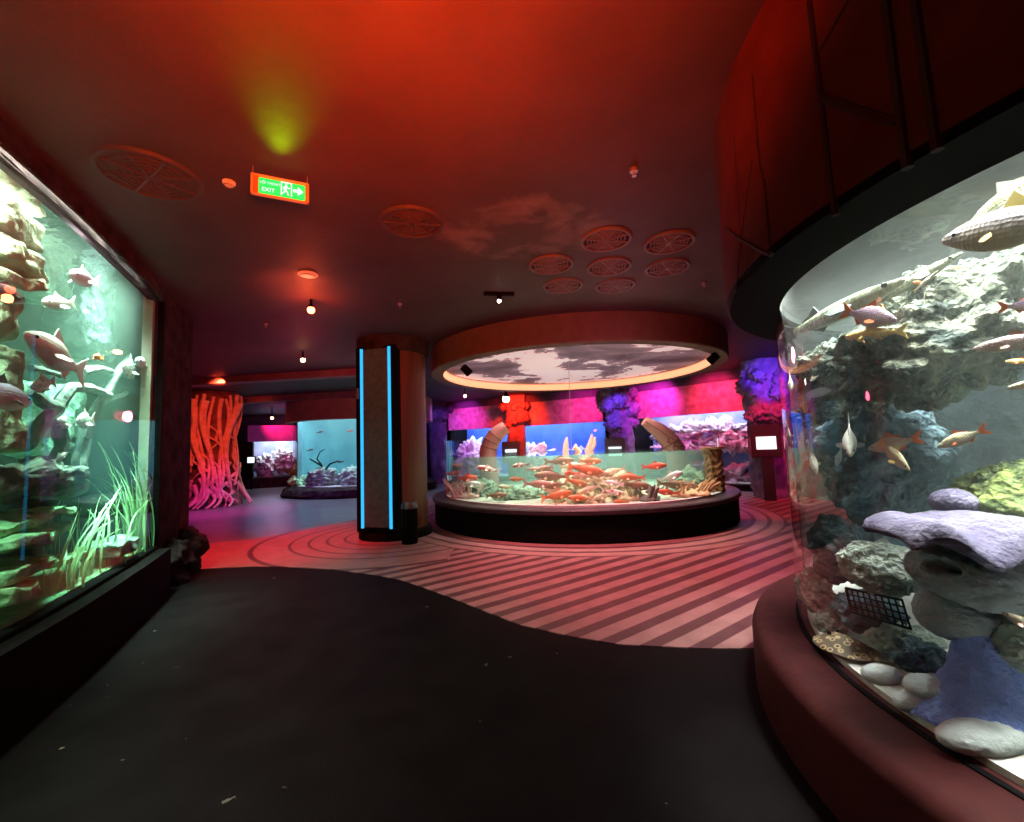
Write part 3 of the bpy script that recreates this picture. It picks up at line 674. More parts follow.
# ------------------------------------------------------------------ left tank
LN = Vector((-.905, -.425, 0))
def AL(px, py, dist):
    d = ray(px, py); best = None
    for a, b in zip(LG, LG[1:]):
        a = Vector(a); b = Vector(b); e = b - a
        den = d.x * e.y - d.y * e.x
        if abs(den) < 1e-9: continue
        # solve t*d = a + u*e
        t = (a.x * e.y - a.y * e.x) / den; u = (a.x * d.y - a.y * d.x) / den
        if -.0001 <= u <= 1.0001 and t > 0: best = t
    if best is None: best = 5.35 / d.y
    h = math.hypot(d.x, d.y)
    return EYE + d * (best + dist / h)
def left_tank():
    zb, zt = .55, 3.55
    t = thing('aquarium', 'long wall tank with green water and driftwood on the left', 'aquarium', (-3.6, 3.5, 0))
    P = lambda mb, name, m, smooth=False: mb.obj(name, m, t, smooth)
    G = [Vector(p) for p in LG]
    # resample for a smooth curve
    fine = []
    for i in range(len(G) - 1):
        p0, p1, p2, p3 = G[max(i - 1, 0)], G[i], G[i + 1], G[min(i + 2, len(G) - 1)]
        for k in range(6):
            u = k / 6
            fine.append(.5 * ((2 * p1) + (p2 - p0) * u + (2 * p0 - 5 * p1 + 4 * p2 - p3) * u * u + (3 * p1 - p0 - 3 * p2 + p3) * u ** 3))
    fine.append(G[-1]); n2 = Vector((LN.x, LN.y))
    off = lambda d: [tuple(p + n2 * d) for p in fine]
    strip = lambda d0, d1: off(d0) + off(d1)[::-1]
    P(MB().prism(strip(0, .06), zb, zt), 'glass', M['glass'], True)
    D = 2.3
    wm = clear('green tank water', 1.02, absorb=(.34, .94, .74), density=.42, scatter=(.62, .95, .82), sdens=.05)
    P(MB().prism(strip(.065, D - .01), zb + .01, zt - .1), 'water', wm)
    P(MB().add([(x, y, zt - .08) for x, y in strip(.065, D - .01)], [tuple(range(len(strip(.065, D - .01))))]), 'water_surface', M['surface'])
    P(MB().prism(strip(-.16, .05), 0, zb - .03), 'plinth', M['blackrough'])
    P(MB().prism(strip(-.03, .07), zb - .04, zb + .004), 'sill', M['black'])
    P(MB().prism(strip(-.03, .1), zt, CEIL), 'head_rail', M['darkrock'])
    sb = mat('green gravel', (.09, .17, .09), (.2, .32, .18), rough=.9, scale=12, bump=.6, bscale=50)
    P(MB().prism(strip(.06, D), zb - .1, zb + .02), 'gravel_bed', sb)
    # block-patterned back wall
    bw = bpy.data.materials.new('stone block backdrop'); bw.use_nodes = True; N, L = nodes_of(bw); b = N['Principled BSDF']
    tc = N.new('ShaderNodeTexCoord'); mp = N.new('ShaderNodeMapping'); mp.inputs['Rotation'].default_value = (math.radians(90), 0, math.radians(0)); L.new(tc.outputs['Object'], mp.inputs[0])
    sp = N.new('ShaderNodeSeparateXYZ'); L.new(tc.outputs['Object'], sp.inputs[0]); cb = N.new('ShaderNodeCombineXYZ'); L.new(sp.outputs['Y'], cb.inputs[0]); L.new(sp.outputs['Z'], cb.inputs[1])
    br = N.new('ShaderNodeTexBrick'); br.inputs['Scale'].default_value = 1.0; br.inputs['Brick Width'].default_value = .7; br.inputs['Row Height'].default_value = .38; br.inputs['Mortar Size'].default_value = .03
    br.inputs['Color1'].default_value = (.26, .32, .3, 1); br.inputs['Color2'].default_value = (.42, .5, .44, 1); br.inputs['Mortar'].default_value = (.05, .07, .075, 1); L.new(cb.outputs[0], br.inputs['Vector'])
    nz = N.new('ShaderNodeTexNoise'); nz.inputs['Scale'].default_value = 2.5; nz.inputs['Detail'].default_value = 8; L.new(tc.outputs['Object'], nz.inputs['Vector'])
    mx = N.new('ShaderNodeMix'); mx.data_type = 'RGBA'; mx.blend_type = 'MULTIPLY'; mx.inputs['Factor'].default_value = .8; L.new(br.outputs['Color'], mx.inputs['A']); L.new(nz.outputs['Fac'], mx.inputs['B'])
    L.new(mx.outputs['Result'], b.inputs['Base Color']); b.inputs['Roughness'].default_value = .9
    bp = N.new('ShaderNodeBump'); bp.inputs['Strength'].default_value = .8; bp.inputs['Distance'].default_value = .05; L.new(mx.outputs['Result'], bp.inputs['Height']); L.new(bp.outputs['Normal'], b.inputs['Normal'])
    P(MB().prism(strip(D, D + .1), 0, CEIL), 'back_panel', bw)
    e0, e1 = fine[-1], fine[-1] + n2 * (D + .1); dn = (fine[-1] - fine[-2]).normalized()
    P(MB().prism([tuple(e0 - n2 * .03), tuple(e1), tuple(e1 + dn * .06), tuple(e0 - n2 * .03 + dn * .06)], 0, CEIL), 'end_panel', M['blackrough'])
    ep = mat('olive end strip', (.26, .27, .2), (.34, .34, .26), rough=.5)
    P(MB().prism([tuple(e0 + n2 * .062), tuple(e0 + n2 * .16), tuple(e0 + n2 * .16 - dn * .09), tuple(e0 + n2 * .062 - dn * .09)], zb, zt - .02), 'end_trim', ep)
    # dark post beyond the tank with rocky foot
    pa, pb = fine[-1] + dn * .065, Vector((-4.75, 6.48))
    struct(MB().prism([tuple(pa), tuple(pb), tuple(pb + n2 * 1.2), tuple(pa + n2 * 1.2)], 0, CEIL).obj('wall_post', M['darkrock']))
    for i, (x, y, z, s, lab) in enumerate([(-4.42, 5.75, .22, .26, 'dark rockwork lump at the foot of the post by the left tank'), (-4.62, 6.25, .3, .24, 'dark rockwork lump at the corner by the pink lit floor')]):
        rock('rock', M['darkrock'], (x, y, z), (s * .8, s, .34), lab, seed=40 + i, amp=.3)
    # lamps over the water
    for x, y, e, col, ln in ((-3.42, 2.8, 400, (.93, 1.0, .82), 2.6), (-4.12, 4.42, 170, (.8, 1.0, .86), 1.2)):
        l = light('AREA', 'tank_lamp', (x, y, 3.66), e, col, None, ln, .34, spread=150 if y < 3.5 else 55); l.rotation_euler = (0, 0, math.radians(114))
    A = AL
    stone = mat('pale green stone', (.26, .33, .21), (.50, .58, .40), rough=.95, scale=7, bump=1, bscale=26, spec=.1, vor=12)
    dstone = mat('grey green stone', (.11, .16, .14), (.25, .33, .27), rough=.95, scale=6, bump=1, bscale=22, spec=.1, vor=9)
    vstone = mat('violet grey stone', (.05, .05, .065), (.14, .145, .17), rough=.95, scale=5, bump=1, bscale=18, spec=.1, vor=7)
    gstone = mat('algae green stone', (.16, .32, .17), (.36, .60, .34), rough=.95, scale=7, bump=1, bscale=26, spec=.1, vor=12)
    wood = mat('wet driftwood', (.07, .08, .075), (.16, .17, .15), rough=.8, scale=6, bump=.9, bscale=14)
    plant = mat('waving green leaf', (.20, .40, .17), (.38, .58, .30), rough=.6, scale=9)
    # stone blocks, ledges and pillar at the near end
    def slabblock(px, py, dist, dims, label, m, seed, yaw=25, tilt=0):
        bm = bmesh.new(); bmesh.ops.create_cube(bm, size=1); bmesh.ops.subdivide_edges(bm, edges=bm.edges[:], cuts=15, use_grid_fill=True)
        off_ = Vector((seed, seed * 2.3, 0)); R = Matrix.Rotation(math.radians(yaw), 4, 'Z') @ Matrix.Rotation(math.radians(tilt), 4, 'X')
        for v in bm.verts:
            q = Vector((v.co.x * dims[0], v.co.y * dims[1], v.co.z * dims[2])); k = max(abs(c_) * 2 for c_ in v.co)
            rnd = Vector(v.co) * 2; ln = (abs(rnd.x) ** 8 + abs(rnd.y) ** 8 + abs(rnd.z) ** 8) ** (1 / 8)
            q = q / max(1, ln) ; q += noise.noise_vector((q + off_) * 3.0) * .06 + noise.noise_vector((q + off_) * 9.0) * .03
            v.co = R @ q
        me = bpy.data.meshes.new('stone_block'); bm.to_mesh(me); bm.free(); me.materials.append(m); me.polygons.foreach_set('use_smooth', [True] * len(me.polygons))
        o = bpy.data.objects.new('stone_block', me); C.objects.link(o); o.location = A(px, py, dist); return tag(o, label, 'stone')
    slabblock(-14, 222, .8, (.5, .5, .22), 'pale lumpy stone block at the top left corner of the left tank', stone, 1)
    slabblock(-8, 256, .7, (.42, .42, .2), 'pale green stone block under the top corner block', stone, 2)
    slabblock(4, 279, .55, (.36, .42, .08), 'thin pale stone ledge jutting out under the top left blocks', stone, 3, tilt=12)
    slabblock(-8, 320, .62, (.24, .24, .27), 'upper pale green block of the stone pillar beside the blue streak', stone, 4)
    slabblock(-8, 368, .62, (.24, .24, .29), 'middle pale green block of the stone pillar beside the blue streak', stone, 5)
    slabblock(-8, 425, .62, (.26, .26, .34), 'lowest pale green block of the stone pillar beside the blue streak', stone, 6)
    for i, (px, py, dist, dims, lab) in enumerate([(24, 488, 1.2, (.4, 1.3, .14), 'broad dark stone shelf across the middle of the left tank'), (14, 520, .8, (.36, 1.0, .07), 'upper green stone step low in the left tank'), (8, 545, .62, (.34, .8, .07), 'second green stone step low in the left tank'),
                                                (2, 570, .45, (.34, .62, .08), 'third green stone step, behind the lowest ledge'), (6, 592, .3, (.28, .42, .10), 'lowest green stone ledge by the glass'), (40, 532, .95, (.3, .8, .06), 'thin green stone layer behind the second step'), (52, 560, .62, (.24, .5, .05), 'thin green stone layer at the foot of the grassy plants')]):
        slabblock(px, py, dist, dims, lab, dstone if i == 0 else gstone, 10 + i, yaw=25 + (i % 3 - 1) * 7, tilt=-4 + i % 2 * 5)
    slabblock(112, 548, .5, (.36, .55, .14), 'mossy brown boulder behind the grass in the left tank', dstone, 20)
    slabblock(88, 318, 1.9, (.4, 1.2, .9), 'dark stone wall block deep behind the lavender fish', vstone, 21)
    slabblock(38, 262, 1.8, (.35, .5, .8), 'mottled grey green stone wall deep behind the white fish', dstone, 22)
    slabblock(45, 420, 1.95, (.35, .9, .7), 'green stone wall block deep behind the driftwood', dstone, 23)
    # driftwood
    w = thing('driftwood', 'dark forked driftwood branch across the middle of the left tank', 'driftwood', A(60, 420, 1.0))
    def branch(pts, r0, r1, name='branch'):
        P_ = [A(x, y, d) for x, y, d in pts]; fineP = []
        for i in range(len(P_) - 1):
            for k in range(4): fineP.append(P_[i].lerp(P_[i + 1], k / 4) + noise.noise_vector(P_[i].lerp(P_[i + 1], k / 4) * 6) * .03)
        fineP.append(P_[-1]); n = len(fineP)
        MB().tube(fineP, [r0 + (r1 - r0) * i / (n - 1) for i in range(n)], 8).obj(name, wood, w, True)
    branch([(22, 445, 1.0), (40, 425, 1.0), (56, 408, .95), (72, 388, .9), (92, 388, .95), (110, 395, 1.0)], .07, .035)
    branch([(56, 408, .95), (40, 400, .85), (30, 392, .8)], .06, .03)
    branch([(60, 420, 1.0), (62, 440, 1.0), (56, 465, 1.0)], .06, .05)
    branch([(84, 440, 1.1), (98, 405, 1.1), (118, 372, 1.1), (134, 350, 1.15)], .055, .03)
    branch([(98, 405, 1.1), (112, 398, 1.1), (128, 392, 1.2), (136, 375, 1.2)], .035, .02)
    branch([(80, 372, 1.1), (98, 368, 1.1), (112, 372, 1.15)], .045, .03)
    branch([(78, 470, 1.0), (84, 450, 1.05), (84, 440, 1.1)], .06, .055)
    branch([(28, 368, .9), (50, 372, .95), (64, 378, 1.0)], .03, .02)
    w2 = rock('driftwood_log', wood, A(30, 478, .9), (.2, .75, .12), 'dark sunken log lying above the green stone steps', 'driftwood', seed=33, amp=.25, freq=2.5, rid=.1, rot=Matrix.Rotation(math.radians(25), 4, 'Z'))
    # long-leaved water plants: clumps of strap leaves
    def clump(px, py, dist, n, h, spread, label, seed, lean=(0, 0)):
        rnd = random.Random(seed); b0 = A(px, py, dist); b0.z = zb + .02
        t_ = thing('water_plant', label, 'plant', b0, 'grassy plants in the left tank')
        for k in range(n):
            a = rnd.uniform(0, 2 * PI); ln = h * rnd.uniform(.55, 1.1); sp_ = spread * rnd.uniform(.3, 1.2); w_ = rnd.uniform(.005, .011)
            bx = b0 + Vector((math.cos(a), math.sin(a), 0)) * rnd.uniform(0, .12); side = Vector((-math.sin(a + 1), math.cos(a + 1), 0))
            vs = []; m_ = 9; ph = rnd.uniform(0, 6)
            for i in range(m_ + 1):
                u = i / m_
                c_ = bx + Vector((math.cos(a) * sp_ * u ** 1.8 + lean[0] * u * u + .03 * math.sin(4 * u + ph), math.sin(a) * sp_ * u ** 1.8 + lean[1] * u * u, ln * (u - .3 * u ** 3 * sp_ / spread)))
                ww = w_ * (1 - u ** 3) + .001; nn_ = Vector((math.cos(a), math.sin(a), .3)) * .003
                vs += [c_ - side * ww, c_ - nn_, c_ + side * ww, c_ + nn_]
            fs = []
            for i in range(m_):
                for q in range(4): fs.append((i * 4 + q, i * 4 + (q + 1) % 4, (i + 1) * 4 + (q + 1) % 4, (i + 1) * 4 + q))
            fs += [(3, 2, 1, 0), tuple(m_ * 4 + q for q in range(4))]
            MB().add(vs, fs).obj('leaf', plant, t_, True)
    clump(62, 580, .35, 16, .8, .2, 'grassy green plant rooted nearest the stone ledge', 1, (-.17, .36))
    clump(85, 565, .45, 18, .85, .2, 'grassy green plant in the middle of the plant row', 2, (-.17, .36))
    clump(112, 560, .35, 12, .7, .2, 'loose grassy green plant in front of the brown boulder', 3, (-.15, .3))
    clump(130, 554, .4, 26, 1.25, .2, 'tall grassy green plant near the right end of the left tank', 4, (-.12, -.12))
    clump(141, 548, .5, 20, 1.3, .14, 'tall narrow green plant pressed into the right corner of the left tank', 5, (-.12, -.25))
left_tank()

def left_fish():
    A = AL
    white = fmat('chalk white', (.78, .78, .74), (.86, .85, .82), scale=4, belly=(.35, .4, .38))
    lav = fmat('lavender', (.5, .45, .6), (.66, .6, .74), scale=6)
    pur = fmat('purple grey', (.25, .2, .3), (.36, .3, .4), scale=4, belly=(.75, .74, .72))
    drk = fmat('dark maroon', (.10, .03, .04), (.2, .08, .09), scale=5)
    bars = fmat('barred pale', (.3, .36, .34), (.8, .8, .76), scale=9)
    fw = fmat('white fin', (.8, .8, .76), scales=False); fg = fmat('grey fin', (.5, .5, .46), scales=False); fd = fmat('dark fin', (.06, .06, .06), scales=False)
    def f(shape, b, fn, h, hd, t, td, label, **kw): fish('fish', shape, b, fn, A(h[0], h[1], hd), A(t[0], t[1], td), label, **kw)
    f('big', white, fw, (24, 333), .35, (86, 374), .45, 'large chalk white fish climbing left over the driftwood', thick=.95)
    f('carp', white, fw, (42, 302), .6, (76, 303), .65, 'plump white fish with no visible fins above the large white fish')
    f('carp', lav, fg, (70, 273), .4, (100, 284), .5, 'lavender fish swimming left at the height of the stone ledge')
    f('carp', lav, fg, (72, 244), .7, (98, 260), .8, 'blurred pale lavender fish, the highest in the left tank')
    f('barb', bars, fg, (30, 387), .4, (56, 381), .45, 'small barred fish just under the large white fish')
    f('big', pur, fd, (32, 402), .28, (-45, 385), .25, 'big purple grey fish half outside the frame on the left', thick=.9)
    f('carp', drk, fd, (24, 301), .3, (-25, 278), .3, 'dark maroon fish at the left edge under the stone ledge', thick=1.1)
    f('barb', bars, fg, (122, 366), .8, (140, 372), .95, 'pale blotched fish at the end of the forked branch')
    f('barb', bars, fg, (76, 421), .7, (95, 419), .8, 'pale barred fish below the driftwood fork, right of the other')
    f('barb', bars, fg, (57, 420), .75, (74, 424), .85, 'pale barred fish below the driftwood fork, left of the other')
    f('carp', lav, fg, (136, 360), .6, (150, 366), .7, 'small grey fish close to the right end of the left tank')
    f('carp', fmat('bright orange', (.9, .22, .05), (.9, .35, .1), scale=5), fmat('orange fin', (.85, .18, .06), scales=False), (94, 356), .4, (104, 358), .45, 'tiny red fish right of the large white fish')
    f('barb', white, fw, (68, 452), .7, (52, 462), .8, 'pale fish by the dark log low in the left tank')
left_fish()

# ------------------------------------------------------------------ round koi pool
def koi_pool():
    c = (KC[0], KC[1], 0); zb, zw, zt = .55, 1.415, 1.76
    t = thing('koi_pool', 'low round glass pool full of koi on a black base', 'pool', c)
    P = lambda mb, name, m, smooth=True: mb.obj(name, m, t, smooth)
    P(MB().lathe([(2.9, 0), (3.32, 0), (3.32, .46), (2.9, .46)], 160, c, closed=True), 'base', M['black'])
    rim = mat('dark rim stone', (.04, .028, .034), (.06, .045, .05), rough=.45, scale=6, spec=.2)
    P(MB().lathe([(2.95, .46), (3.35, .46), (3.37, .48), (3.37, .53), (3.35, .55), (2.95, .55)], 160, c, closed=True), 'rim', rim)
    P(MB().lathe([(3.0, .55), (3.05, .55), (3.05, zt), (3.0, zt)], 160, c, closed=True), 'glass', M['glass'])
    P(MB().lathe([(2.99, .55), (3.075, .55), (3.075, .585), (2.99, .585)], 160, c, closed=True), 'gasket', mat('pale sealant', (.6, .55, .55), rough=.5))
    wm = clear('koi water', 1.2, absorb=(.42, .94, .78), density=.34, scatter=(.62, 1.0, .86), sdens=.15)
    P(MB().lathe([(0, .52), (2.995, .52), (2.995, zw), (0, zw)], 96, c), 'water', wm)
    bed = mat('pale pool bed', (.32, .36, .28), (.48, .50, .41), rough=.9, scale=5, bump=.6, bscale=30)
    P(MB().lathe([(0, .40), (2.995, .40), (2.995, .56), (2.2, .60), (0, .64)], 96, c), 'bed', bed)
    A = lambda px, py, d: at_cyl(px, py, KC, 3.0, d)
    tan_ = mat('yellow tan coral rock', (.36, .30, .17), (.62, .54, .34), rough=.9, scale=9, bump=.9, bscale=25)
    grn = mat('green pool rock', (.10, .17, .11), (.22, .29, .2), rough=.9, scale=6, bump=.8, bscale=20)
    pnk = mat('pink coral', (.66, .36, .36), (.80, .52, .48), rough=.8, scale=9, bump=.6)
    orr = mat('orange tan coral', (.62, .30, .15), (.78, .48, .28), rough=.8, scale=7, bump=.6)
    drk = mat('dark coral', (.10, .09, .08), (.18, .15, .13), rough=.9, scale=6, bump=.6)
    crv = mat('carved brown wood', (.22, .09, .03), (.5, .25, .1), rough=.7, scale=14, bump=1, bscale=12)
    k = 0
    for px, py, d, s, m_, lab in [(520, 493, 1.0, (.5, .4, .14), grn, 'flat green rock on the pool floor left of the koi shoal'), (480, 487, 1.2, (.4, .4, .2), grn, 'dark green mound behind the pink coral in the pool'),
                                  (575, 487, 1.3, (.5, .4, .25), tan_, 'tan rock under the middle of the koi shoal'), (605, 484, 1.0, (.5, .4, .3), tan_, 'knobbly yellow tan rock behind the round white koi'), (588, 500, .5, (.42, .3, .16), tan_, 'yellow tan rock close to the front glass of the pool'),
                                  (630, 497, .7, (.4, .3, .15), tan_, 'pale tan rock under the pair of orange koi'), (560, 503, .35, (.3, .22, .1), tan_, 'small pale rock below the brown koi at the front glass'), (690, 478, 1.3, (.35, .4, .22), grn, 'grey green rock behind the spiky orange coral')]:
        k += 1; p = A(px, py, d); p.z = max(.5, p.z - .08)
        rock('rock', m_, p, s, lab, seed=50 + k, amp=.35, freq=2.6, rid=.2, sub=5)
    # finger corals
    def fingers(name, px, py, d, n, h, r, spread, m_, label, seed, lean=0):
        rnd = random.Random(seed); b0 = A(px, py, d); b0.z = .57; t_ = thing(name, label, 'coral', b0)
        me = rock_mesh('base', m_, (spread * .9, spread * .6, h * .35), seed=seed, amp=.2, sub=4)
        o = link('base', me, t_); o.matrix_parent_inverse = Matrix.Identity(4); o.location = (0, 0, h * .1)
        for i in range(n):
            a = rnd.uniform(0, 2 * PI); q = rnd.uniform(.1, .9) * spread; b_ = b0 + Vector((math.cos(a) * q, math.sin(a) * q * .6, h * .2))
            tip = b_ + Vector((math.cos(a) * h * .5 + lean * h, math.sin(a) * h * .3, h * rnd.uniform(.6, 1.1)))
            mid = b_.lerp(tip, .5) + Vector((0, 0, h * .1)); MB().tube([b_, mid, tip], [r, r * .8, r * .25], 7).obj('branch', m_, t_, True)
    fingers('finger_coral', 466, 500, .5, 22, .26, .025, .34, pnk, 'pink branching coral at the left end of the koi pool', 3)
    fingers('finger_coral', 452, 490, .45, 12, .3, .025, .16, pnk, 'small pink coral against the left glass of the koi pool', 4)
    fingers('finger_coral', 690, 495, .35, 18, .26, .026, .4, orr, 'spiky orange tan coral low at the right of the koi pool', 5, .4)
    fingers('finger_coral', 650, 500, .25, 5, .24, .04, .2, drk, 'dark pointed coral at the front glass of the koi pool', 6, .2)
    fingers('finger_coral', 600, 497, .6, 14, .2, .03, .28, tan_, 'yellow tan finger coral under the white koi', 8)
    fingers('finger_coral', 632, 498, .5, 12, .2, .028, .28, tan_, 'pale tan finger coral right of the white koi', 9)
    # carved brown column inside the right end
    p = A(714, 475, .28); t_ = thing('carved_column', 'carved brown column standing inside the right end of the pool', 'column', (p.x, p.y, .56))
    vs = []; fs = []; nn, nz_ = 40, 50
    for i in range(nz_ + 1):
        for q in range(nn):
            a = 2 * PI * q / nn; z = .56 + .84 * i / nz_; r = .155 + .04 * math.sin(z * 26 + 2 * math.sin(a * 3)) * math.sin(a * 5 + 3 * math.sin(z * 9))
            vs.append((p.x + r * math.cos(a), p.y + r * math.sin(a), z))
    for i in range(nz_):
        for q in range(nn): fs.append((i * nn + q, i * nn + (q + 1) % nn, (i + 1) * nn + (q + 1) % nn, (i + 1) * nn + q))
    fs.append(tuple(nz_ * nn + q for q in range(nn)))
    MB().add(vs, fs).obj('shaft', crv, t_, True)
    MB().lathe([(0, 1.40), (.21, 1.40), (.21, 1.44), (0, 1.44)], 32, (p.x, p.y, 0)).obj('cap', crv, t_)
    # sculpted arms rising out of the water
    arm = mat('painted pink tan arm', (.44, .15, .14), (.54, .23, .21), rough=.6, scale=3, bump=.3, bscale=8)
    bandm = mat('dark carved line', (.22, .08, .06), rough=.8)
    def tentacle(pts, rad, label, bands, n=16):
        P_ = [Vector(q) for q in pts]; fine = []; rr = []
        for i in range(len(P_) - 1):
            p0, p1, p2, p3 = P_[max(i - 1, 0)], P_[i], P_[i + 1], P_[min(i + 2, len(P_) - 1)]
            for k_ in range(8):
                u = k_ / 8; fine.append(.5 * ((2 * p1) + (p2 - p0) * u + (2 * p0 - 5 * p1 + 4 * p2 - p3) * u * u + (3 * p1 - p0 - 3 * p2 + p3) * u ** 3)); rr.append(rad[i] + (rad[i + 1] - rad[i]) * u)
        fine.append(P_[-1]); rr.append(rad[-1]); t_ = thing('sculpted_arm', label, 'sculpture', (P_[0].x, P_[0].y, P_[0].z))
        MB().tube(fine, rr, n).obj('body', arm, t_, True)
        for k_ in bands:
            tg = (fine[k_ + 1] - fine[k_]).normalized(); a_ = tg.orthogonal().normalized(); b_ = tg.cross(a_)
            ring = [fine[k_] + (a_ * math.cos(x * PI / 12) + b_ * math.sin(x * PI / 12)) * rr[k_] * 1.005 for x in range(25)]
            MB().tube(ring, .014, 5).obj('band', bandm, t_, True)
        return t_, fine, rr
    B = lambda px, py, Y: atY(px, py, Y)
    tentacle([(*B(490, 470, 11.0).xy, .6), B(488, 462, 11), B(489, 448, 11), B(495, 436, 11), B(506, 427, 11)], [.23, .22, .21, .20, .16], 'thick pink tan sculpted arm bending right out of the pool', [16, 20, 24])
    t_, fine, rr = tentacle([(*B(678, 470, 11.0).xy, .6), B(678, 462, 11), B(674, 448, 11), B(663, 434, 11), B(652, 426, 11), B(644, 421, 11)], [.27, .27, .25, .21, .17, .11], 'thick tan sculpted arm like a snake head leaning left', [16, 19])
    mouth = [q + Vector((0, -r_ * .96, -r_ * .15)) for q, r_ in zip(fine[22:], rr[22:])]
    MB().tube(mouth, .014, 5).obj('mouth_line', bandm, t_, True)
    for j in range(4):
        cc = fine[14 + j * 2] + Vector((.04 * (-1) ** j, -rr[14 + j * 2] * .97, 0)); MB().tube([cc + Vector((math.cos(x * PI / 5) * .07, 0, math.sin(x * PI / 5) * .06)) for x in range(9)], .012, 5).obj('scroll', bandm, t_, True)
    cor = mat('salmon coral', (.75, .32, .25), (.85, .45, .35), rough=.7, scale=5)
    for px, tips, lab in [(565, [(567, 437)], 'single salmon coral tip standing out of the pool water'), (584, [(576, 444), (592, 434), (595, 437)], 'salmon coral with several tips standing out of the pool water')]:
        b0 = B(px, 475, 10.6); t_ = thing('coral', lab, 'coral', b0)
        for x, y in tips:
            b1 = B(px + (x - px) * .3, 455, 10.6); MB().tube([b0, b1, B(x - 1, (y + 450) / 2, 10.6), B(x, y, 10.6)], [.09, .08, .06, .02], 8).obj('tip', cor, t_, True)
    # koi
    KM = {'red': (fmat('koi red', (.72, .06, .03), (.8, .12, .05), scale=3), fmat('koi red fin', (.7, .16, .1), scales=False)),
          'orange': (fmat('koi orange', (.62, .13, .04), (.7, .2, .07), scale=4), fmat('koi orange fin', (.8, .35, .16), scales=False)),
          'brown': (fmat('koi brown', (.25, .10, .06), (.38, .17, .10), scale=4), fmat('koi brown fin', (.45, .26, .16), scales=False)),
          'pink': (fmat('koi pink', (.55, .24, .19), (.62, .32, .26), scale=4), fmat('koi pink fin', (.76, .5, .42), scales=False)),
          'white': (fmat('koi white', (.82, .8, .76), (.88, .87, .84), scale=4), fmat('koi white fin', (.85, .83, .8), scales=False)),
          'red and white': (fmat('koi red and white', (.78, .1, .06), (.86, .83, .8), scale=7, contrast=(.48, .52)), fmat('koi white fin', (.85, .83, .8), scales=False)),
          'cream': (fmat('koi cream', (.74, .62, .42), (.8, .7, .5), scale=4), fmat('koi cream fin', (.76, .66, .5), scales=False))}
    K = [(457, 465, 10, -1, 0, 'pink', .5), (453, 473, 12, 1, 10, 'red', .25), (466, 478, 24, 1, 2, 'red', .45), (470, 484, 22, 1, 0, 'white', .4), (488, 469, 22, -1, -12, 'red and white', .45), (521, 465, 18, -1, 8, 'red and white', .5), (517, 479, 15, -1, 0, 'orange', .5), (497, 495, 20, 1, 3, 'brown', .3),
         (559, 461, 30, 1, 4, 'brown', .9), (546, 468, 20, -1, 12, 'pink', .7), (552, 476, 36, -1, -4, 'brown', .6), (538, 484, 30, 1, 0, 'pink', .35), (557, 485, 24, -1, 5, 'brown', .5), (556, 495, 34, 1, 10, 'orange', .3), (580, 498, 24, -1, -3, 'orange', .25), (571, 473, 14, -1, 0, 'red', .6),
         (586, 469, 36, 1, -10, 'orange', .5), (590, 461, 24, 1, 0, 'orange', .9), (570, 466, 24, 1, 6, 'cream', .8), (584, 476, 26, -1, 5, 'pink', .8), (590, 489, 24, -1, 20, 'cream', .4), (614, 483, 20, -1, -8, 'white', .3), (613, 492, 20, 1, -6, 'red and white', .3), (622, 502, 18, -1, 0, 'orange', .2),
         (632, 477, 28, -1, -3, 'orange', .5), (636, 485, 32, 1, -6, 'brown', .4), (654, 466, 26, 1, 6, 'red', .4), (614, 471, 24, -1, 14, 'cream', .8), (670, 477, 28, 1, 22, 'white', .35), (671, 484, 30, 1, -3, 'brown', .5), (668, 492, 22, -1, -4, 'red', .3), (600, 474, 28, 1, -8, 'brown', .8),
         (604, 496, 20, -1, 12, 'cream', .3), (548, 490, 18, 1, -6, 'cream', .45), (655, 490, 20, -1, 10, 'pink', .5), (576, 482, 26, 1, -14, 'orange', .6), (688, 484, 22, 1, -14, 'brown', .5), (534, 469, 16, 1, 0, 'pink', .9), (506, 487, 16, -1, -6, 'cream', .6), (645, 498, 18, 1, 0, 'pink', .3)]
    cnt = {}; order = ['first', 'second', 'third', 'fourth', 'fifth', 'sixth', 'seventh', 'eighth', 'ninth', 'tenth']
    tot = {}
    for q in K: tot[q[5]] = tot.get(q[5], 0) + 1
    for px, py, ln, sgn, tilt, colr, d in sorted(K):
        a = math.radians(tilt); hx = ln / 2 * math.cos(a); hy = -ln / 2 * math.sin(a)
        i = cnt.get(colr, 0); cnt[colr] = i + 1
        pos = 'leftmost' if i == 0 else 'rightmost' if i == tot[colr] - 1 else order[i]
        lab = f'{pos} {colr} koi in the round pool' if i in (0, tot[colr] - 1) else f'{colr} koi in the round pool, {pos} of that colour from the left'
        dz = random.uniform(-.12, .12)
        cY = A(px, py, max(.15, d)).y; vy = hy if sgn > 0 else -hy
        h = atY(px + sgn * hx, py + vy, cY + dz); tl = atY(px - sgn * hx, py - vy, cY - dz)
        for q in (h, tl): q.z = min(q.z, zw - .05)
        bm_, fm_ = KM[colr]
        fish('koi', 'carp', bm_, fm_, h, tl, lab, 'koi', 'koi in the round pool', bend=random.choice((-.35, 0, .35)), thick=1.12)
koi_pool()

